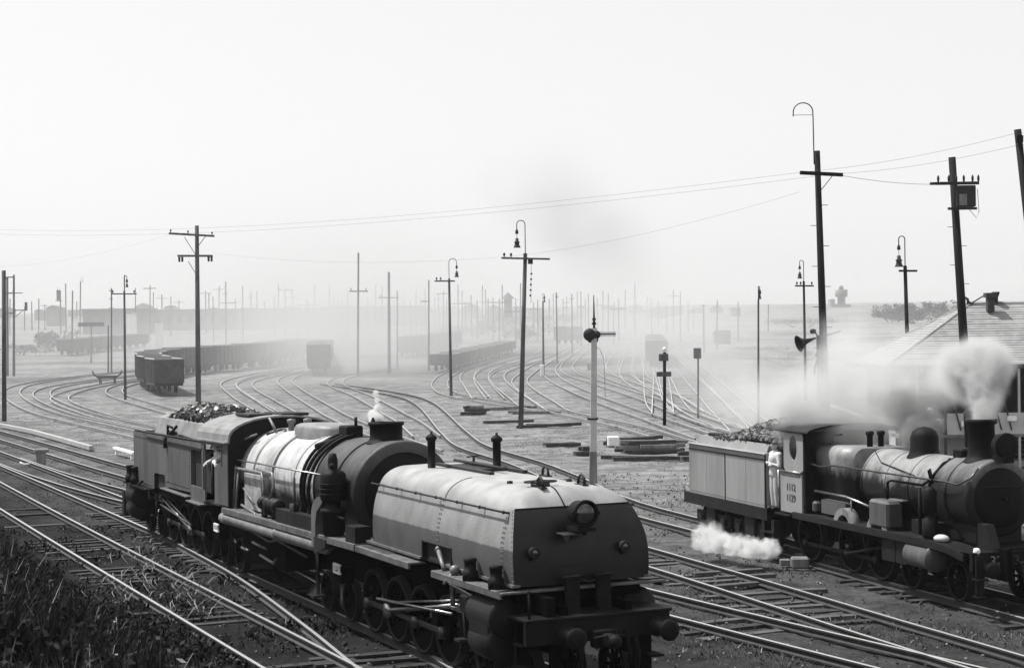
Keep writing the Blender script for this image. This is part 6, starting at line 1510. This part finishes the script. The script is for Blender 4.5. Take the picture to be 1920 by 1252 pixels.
def standing_man():
    # in the gangway between tender and cab, arms folded in front
    base = loc2(-10.14, -1.08); z0 = 1.33
    root = empty('person', (base.x, base.y, z0), math.radians(TH2 - 90), 'bareheaded man in white shirt and pale trousers standing in the gangway of the second locomotive', 'person')
    V3 = Vector; fwd = -PI / 2 - .35
    q = MB()
    limb(q, [V3((0, 0, .95)), V3((0, 0, 1.1)), V3((0, 0, 1.3)), V3((0, 0, 1.42))], [.15, .14, .165, .12], 14)
    limb(q, [V3((0, 0, 1.4)), V3((.01, -.01, 1.53))], [.065, .055]); head(q, V3((.02, -.03, 1.63)), fwd)
    for s_ in (-1, 1):
        sh = V3((s_ * .2, 0, 1.4)); el = V3((s_ * .27, -.03, 1.12)); wr = V3((s_ * -.02, -.2, 1.16 + .03 * s_))
        limb(q, [sh, (sh + el) / 2, el], [.06, .052, .043]); limb(q, [el, (el + wr) / 2, wr], [.042, .038, .028]); hand(q, wr, V3((-s_ * 1, -.1, .15)), V3((0, -1, .2)))
        hp = V3((s_ * .09, 0, .93)); kn = V3((s_ * .1, -.03, .5)); an = V3((s_ * .1, 0, .1))
        limb(q, [hp, kn, an], [.095, .06, .042])
    body = q.build('body', 'skin', root, fix=False); remesh(body, .011)
    q = MB(); limb(q, [V3((0, 0, .93)), V3((0, 0, 1.12)), V3((0, 0, 1.3)), V3((0, 0, 1.43))], [.17, .165, .185, .12], 14)
    limb(q, [V3((-.2, 0, 1.4)), V3((.2, 0, 1.4))], [.085, .085])
    for s_ in (-1, 1): limb(q, [V3((s_ * .2, 0, 1.4)), V3((s_ * .24, -.015, 1.25)), V3((s_ * .27, -.03, 1.13))], [.082, .072, .066])
    sh = q.build('shirt', 'shirt', root, fix=False); remesh(sh, .016)
    q = MB(); limb(q, [V3((-.06, 0, .93)), V3((.06, 0, .93))], [.16, .16])
    for s_ in (-1, 1): limb(q, [V3((s_ * .09, 0, .9)), V3((s_ * .105, -.03, .5)), V3((s_ * .105, 0, .12))], [.125, .092, .082])
    tr_ = q.build('trousers', 'trouser', root, fix=False); remesh(tr_, .016)
    q = MB()
    for s_ in (-1, 1): limb(q, [V3((s_ * .105, .03, .06)), V3((s_ * .11, -.16, .045))], [.06, .042]); limb(q, [V3((s_ * .105, .0, .06)), V3((s_ * .105, 0, .16))], [.055, .055])
    b_ = q.build('boots', 'boots', root, fix=False); remesh(b_, .014)
    q = MB(); q.ball(V3((.02, -.015, 1.68)), .105, 14, sc=(1.0, 1.0, .95)); q.ball(V3((.02, .02, 1.64)), .1, 12, sc=(.95, .8, 1)); h = q.build('hair', 'hair', root, fix=False); remesh(h, .012)
standing_man()
def leaning(base, z0, rz, label, facing_out, clothes, sleeve, lean, arm='sill', group=None):
    """seated or leaning man seen through a cab opening; local -y points out of the cab side"""
    root = empty('person', (base.x, base.y, z0), rz, label, 'person', group); V3 = Vector; q = MB()
    tl = lean
    hipz = .92; c0 = V3((0, .15, hipz)); ch = V3((0, .15 - tl * .7, 1.32)); nk = V3((0, .13 - tl, 1.45))
    limb(q, [c0, (c0 + ch) / 2, ch, nk], [.15, .145, .16, .07], 14); hd = nk + V3((.02, -.05, .17)); limb(q, [nk, hd - V3((0, 0, .08))], [.06, .055]); head(q, hd, facing_out)
    sl_ = MB(); limb(sl_, [c0, (c0 + ch) / 2, ch, nk - V3((0, 0, .04))], [.17, .17, .18, .1], 14); wr_ = []
    for s_ in (-1, 1):
        sh = ch + V3((s_ * .19, 0, .05)); el = sh + V3((s_ * .05, -.22, -.16)); wr = el + V3((-s_ * .16, -.16, -.02))
        if s_ == 1 and arm == 'out': el = sh + V3((.05, -.26, -.14)); wr = el + V3((.25, -.05, -.02))
        limb(q, [sh, el], [.06, .045]); limb(q, [el, (el + wr) / 2, wr], [.043, .038, .028]); hand(q, wr, (wr - el).normalized() + V3((0, 0, -.3)), V3((0, -.3, 1)))
        limb(sl_, [sh, (sh + el) / 2, el.lerp(sh, .1)], [.08, .07, .064])
        if sleeve == 'long': limb(sl_, [el, wr.lerp(el, .2)], [.062, .05])
        hp = V3((s_ * .09, .15, .9)); limb(q, [hp, V3((s_ * .1, .1, .5)), V3((s_ * .1, .15, .1))], [.1, .065, .045]); limb(sl_, [V3((s_ * .09, .15, .9)), V3((s_ * .1, .1, .5)), V3((s_ * .1, .15, .12))], [.12, .09, .08])
        limb(q, [V3((s_ * .1, .17, .06)), V3((s_ * .11, -.02, .045))], [.05, .04])
    b_ = q.build('body', 'skin', root, fix=False); remesh(b_, .012); s2 = sl_.build('clothing', clothes, root, fix=False); remesh(s2, .017)
    h = MB(); h.ball(hd + V3((-.005, .01, .05)), .108, 14, sc=(1, 1, .85)); ho = h.build('cap', 'hair', root, fix=False); remesh(ho, .013)
b1 = loc1(-17.5, -1.02); leaning(b1, 1.62, math.radians(TH1 - 90), 'driver in a dark cap and white sleeves leaning out of the long locomotive cab', -PI / 2 + .4, 'shirt', 'long', .3, 'out')
b2 = loc2(-9.02, -.78); leaning(b2, 1.36, math.radians(TH2 - 90), 'man inside the second locomotive cab with a forearm on the oval window', -PI / 2, 'darkcloth', 'short', .1)
# ------------------------------------------------------------------ haze and smoke
def box_obj(name, lo, hi, mt_):
    q = MB(); q.box(lo[0], hi[0], lo[1], hi[1], lo[2], hi[2]); return q.build(name, mt_)
def volmat(name, dens, col, aniso=0.0):
    mt, t, b = nmat(name); t.nodes.remove(b); out = t.nodes['Material Output']
    v = t.nodes.new('ShaderNodeVolumePrincipled'); v.inputs['Color'].default_value = grey(col); v.inputs['Density'].default_value = dens; v.inputs['Anisotropy'].default_value = aniso
    t.links.new(v.outputs[0], out.inputs['Volume']); return mt, t, v
HAZE_K = 0.00016
mt, t, v = volmat('hazy_air', HAZE_K, 0.97, 0.0)
tag(box_obj('haze', (-2450, -80, -2.5), (2450, 3650, 90), mt), kind='stuff')
def plume(name, puffs, dens, col, nscale, label, cat='smoke', thr=.25, step=None, soft=.8, warp=.5, aniso=0.0, kind='stuff', ztop=None):
    P = [(at(px, py, Y), r, k) for (px, py, Y, r, k) in puffs]
    lo = [min(p[i] - r for p, r, k in P) for i in range(3)]; hi = [max(p[i] + r for p, r, k in P) for i in range(3)]
    lo[2] = max(lo[2], 0.25)
    mt, t, v = volmat(name, dens, col, aniso)
    N = t.nodes.new; L = t.links.new
    tc = N('ShaderNodeTexCoord')
    no = N('ShaderNodeTexNoise'); no.inputs['Scale'].default_value = nscale; no.inputs['Detail'].default_value = 5; no.inputs['Roughness'].default_value = .65; L(tc.outputs['Object'], no.inputs['Vector'])
    sb = N('ShaderNodeVectorMath'); sb.operation = 'SUBTRACT'; L(no.outputs['Color'], sb.inputs[0]); sb.inputs[1].default_value = (.5, .5, .5)
    sc = N('ShaderNodeVectorMath'); sc.operation = 'SCALE'; L(sb.outputs[0], sc.inputs[0]); sc.inputs['Scale'].default_value = warp
    wp = N('ShaderNodeVectorMath'); wp.operation = 'ADD'; L(tc.outputs['Object'], wp.inputs[0]); L(sc.outputs[0], wp.inputs[1])
    cur = None
    for (p, r, k) in P:
        d = N('ShaderNodeVectorMath'); d.operation = 'DISTANCE'; L(wp.outputs[0], d.inputs[0]); d.inputs[1].default_value = tuple(p)
        mr = N('ShaderNodeMapRange'); mr.interpolation_type = 'SMOOTHSTEP'; L(d.outputs['Value'], mr.inputs[0]); mr.inputs[1].default_value = r * .97; mr.inputs[2].default_value = r * (1 - soft); mr.inputs[3].default_value = 0; mr.inputs[4].default_value = k
        if cur is None: cur = mr.outputs[0]
        else: a = N('ShaderNodeMath'); a.operation = 'MAXIMUM' if len(P) > 30 else 'ADD'; L(cur, a.inputs[0]); L(mr.outputs[0], a.inputs[1]); cur = a.outputs[0]
    n2 = N('ShaderNodeMapRange'); L(no.outputs[0], n2.inputs[0]); n2.inputs[1].default_value = .5 - thr; n2.inputs[2].default_value = .5 + thr; n2.inputs[3].default_value = .15; n2.inputs[4].default_value = 1.5
    a = N('ShaderNodeMath'); a.operation = 'MULTIPLY'; L(cur, a.inputs[0]); L(n2.outputs[0], a.inputs[1]); b_ = N('ShaderNodeMath'); b_.operation = 'MULTIPLY'; L(a.outputs[0], b_.inputs[0]); b_.inputs[1].default_value = dens
    if ztop:
        hi[2] = ztop[1]; sp = N('ShaderNodeSeparateXYZ'); L(tc.outputs['Object'], sp.inputs[0]); mz = N('ShaderNodeMapRange'); L(sp.outputs[2], mz.inputs[0]); mz.inputs[1].default_value = ztop[1]; mz.inputs[2].default_value = ztop[0]
        e_ = N('ShaderNodeMath'); e_.operation = 'MULTIPLY'; L(b_.outputs[0], e_.inputs[0]); L(mz.outputs[0], e_.inputs[1]); b_ = e_
    L(b_.outputs[0], v.inputs['Density'])
    o = box_obj(name, lo, hi, mt); tag(o, label, cat, kind=kind); return o
# second locomotive: dark at the chimney lip, paler as it rolls back to the left
plume('chimney_smoke', [(1846, 772, 36.5, .42, 1.2), (1848, 745, 36.7, .5, 1.2), (1842, 712, 37, .75, 1), (1850, 685, 37.2, .8, .8), (1812, 695, 37.5, .85, .7)], 14, .8, 2.0, 'grey smoke rising straight from the second locomotive chimney', warp=.7, soft=1.0)
plume('drifting_smoke', [(1830, 690, 38, .95, .8), (1790, 690, 39, .9, .9), (1775, 720, 40, .8, .7), (1740, 700, 41, 1.1, .9), (1690, 690, 43, 1.3, .9), (1650, 720, 45, 1.4, .8), (1600, 690, 47, 1.5, .8), (1560, 730, 48, 1.6, .8), (1590, 640, 50, 1.3, .5), (1500, 755, 50, 1.5, .7), (1440, 760, 52, 1.5, .5), (1380, 750, 55, 1.7, .35)], 1.8, .86, 1.1, 'pale smoke rolling back over the second locomotive and the roof', warp=1.0, soft=1.0)
plume('dome_smoke', [(1726, 812, 39.5, .62, 1.0), (1735, 790, 39.6, .6, .7), (1700, 770, 40, .7, .5)], 11, .4, 2.4, 'dark puff hanging over the dome of the second locomotive')
plume('cab_smoke', [(1540, 815, 42.5, .9, .8), (1590, 800, 42, .9, .8), (1500, 795, 43, .9, .7), (1640, 800, 41.5, .8, .6)], 4.5, .6, 1.6, 'grey smoke lying along the cab roof and firebox of the second locomotive')
plume('ground_steam', [(1440, 1033, 42.3, .38, 1.4), (1412, 1033, 42.6, .42, 1.2), (1382, 1030, 43, .45, .9), (1350, 1025, 43.5, .5, .6), (1330, 1012, 44, .55, .35)], 34, .999, 4.5, 'white steam jet blowing low over the ground under the tender', 'steam', thr=.12, warp=.6, soft=1.0)
plume('safety_valve_steam', [(577, 815, 43.4, .36, 1.3), (560, 800, 43.6, .32, 1.0), (545, 792, 43.8, .35, .7), (530, 790, 44.2, .35, .4)], 14, .998, 4, 'white steam puff over the firebox of the long locomotive', 'steam', warp=.25)
plume('chimney_steam', [(706, 786, 35.9, .2, 1.5), (700, 777, 36, .15, 1.2), (709, 764, 36, .11, 1.0), (707, 750, 36, .09, .8), (704, 737, 36, .09, .6)], 40, .998, 6.0, 'thin white wisp of steam behind the long locomotive chimney', 'steam', warp=.12)
plume('underframe_steam', [(625, 1112, 36.2, .35, .8), (655, 1122, 35.5, .3, .6), (600, 1108, 36.8, .25, .5)], 5.0, .99, 4.0, 'faint steam curling by the rail under the long locomotive', 'steam', warp=.3)
plume('smoke_pall', [(300, 610, 190, 85, .8), (700, 610, 200, 95, 1.0), (1150, 610, 230, 95, .8), (100, 600, 260, 110, .8), (500, 600, 380, 150, .8), (1000, 600, 420, 160, .8), (1500, 600, 420, 150, .35)], .0027, .76, .012, 'thin pall of pale smoke hanging over the whole distant yard', warp=30, ztop=(5, 17))
# smoke banks lying over the yard
plume('yard_smoke', [(420, 630, 230, 22, .6), (520, 620, 240, 26, .8), (620, 640, 220, 22, 1.0), (700, 640, 200, 20, 1.0), (760, 600, 220, 24, .8), (650, 560, 260, 26, .5), (860, 620, 260, 22, .5), (605, 672, 165, 13, 1.3), (680, 655, 165, 15, 1.0), (560, 650, 170, 13, .7), (760, 640, 175, 16, .7)], .015, .76, .05, 'bank of pale smoke lying across the middle of the yard', warp=14)
plume('right_yard_smoke', [(1200, 640, 190, 14, .8), (1260, 640, 180, 14, 1.0), (1330, 690, 140, 11, .9), (1400, 740, 110, 8, .8), (1170, 590, 260, 20, .6), (1440, 700, 95, 6, .5)], .03, .8, .06, 'bank of pale smoke over the tracks right of the mast signal', warp=8)
plume('rising_smoke', [(1200, 555, 300, 9, .6), (1180, 525, 300, 10, .7), (1150, 500, 300, 12, .8), (1125, 470, 300, 12, .8), (1095, 440, 300, 13, .7), (1060, 415, 300, 13, .6), (1030, 385, 300, 14, .45), (990, 360, 300, 15, .3), (1090, 390, 300, 14, .3), (1170, 450, 300, 12, .4)], .012, .4, .09, 'tall faint dark column of smoke rising above the right of the yard', warp=16)
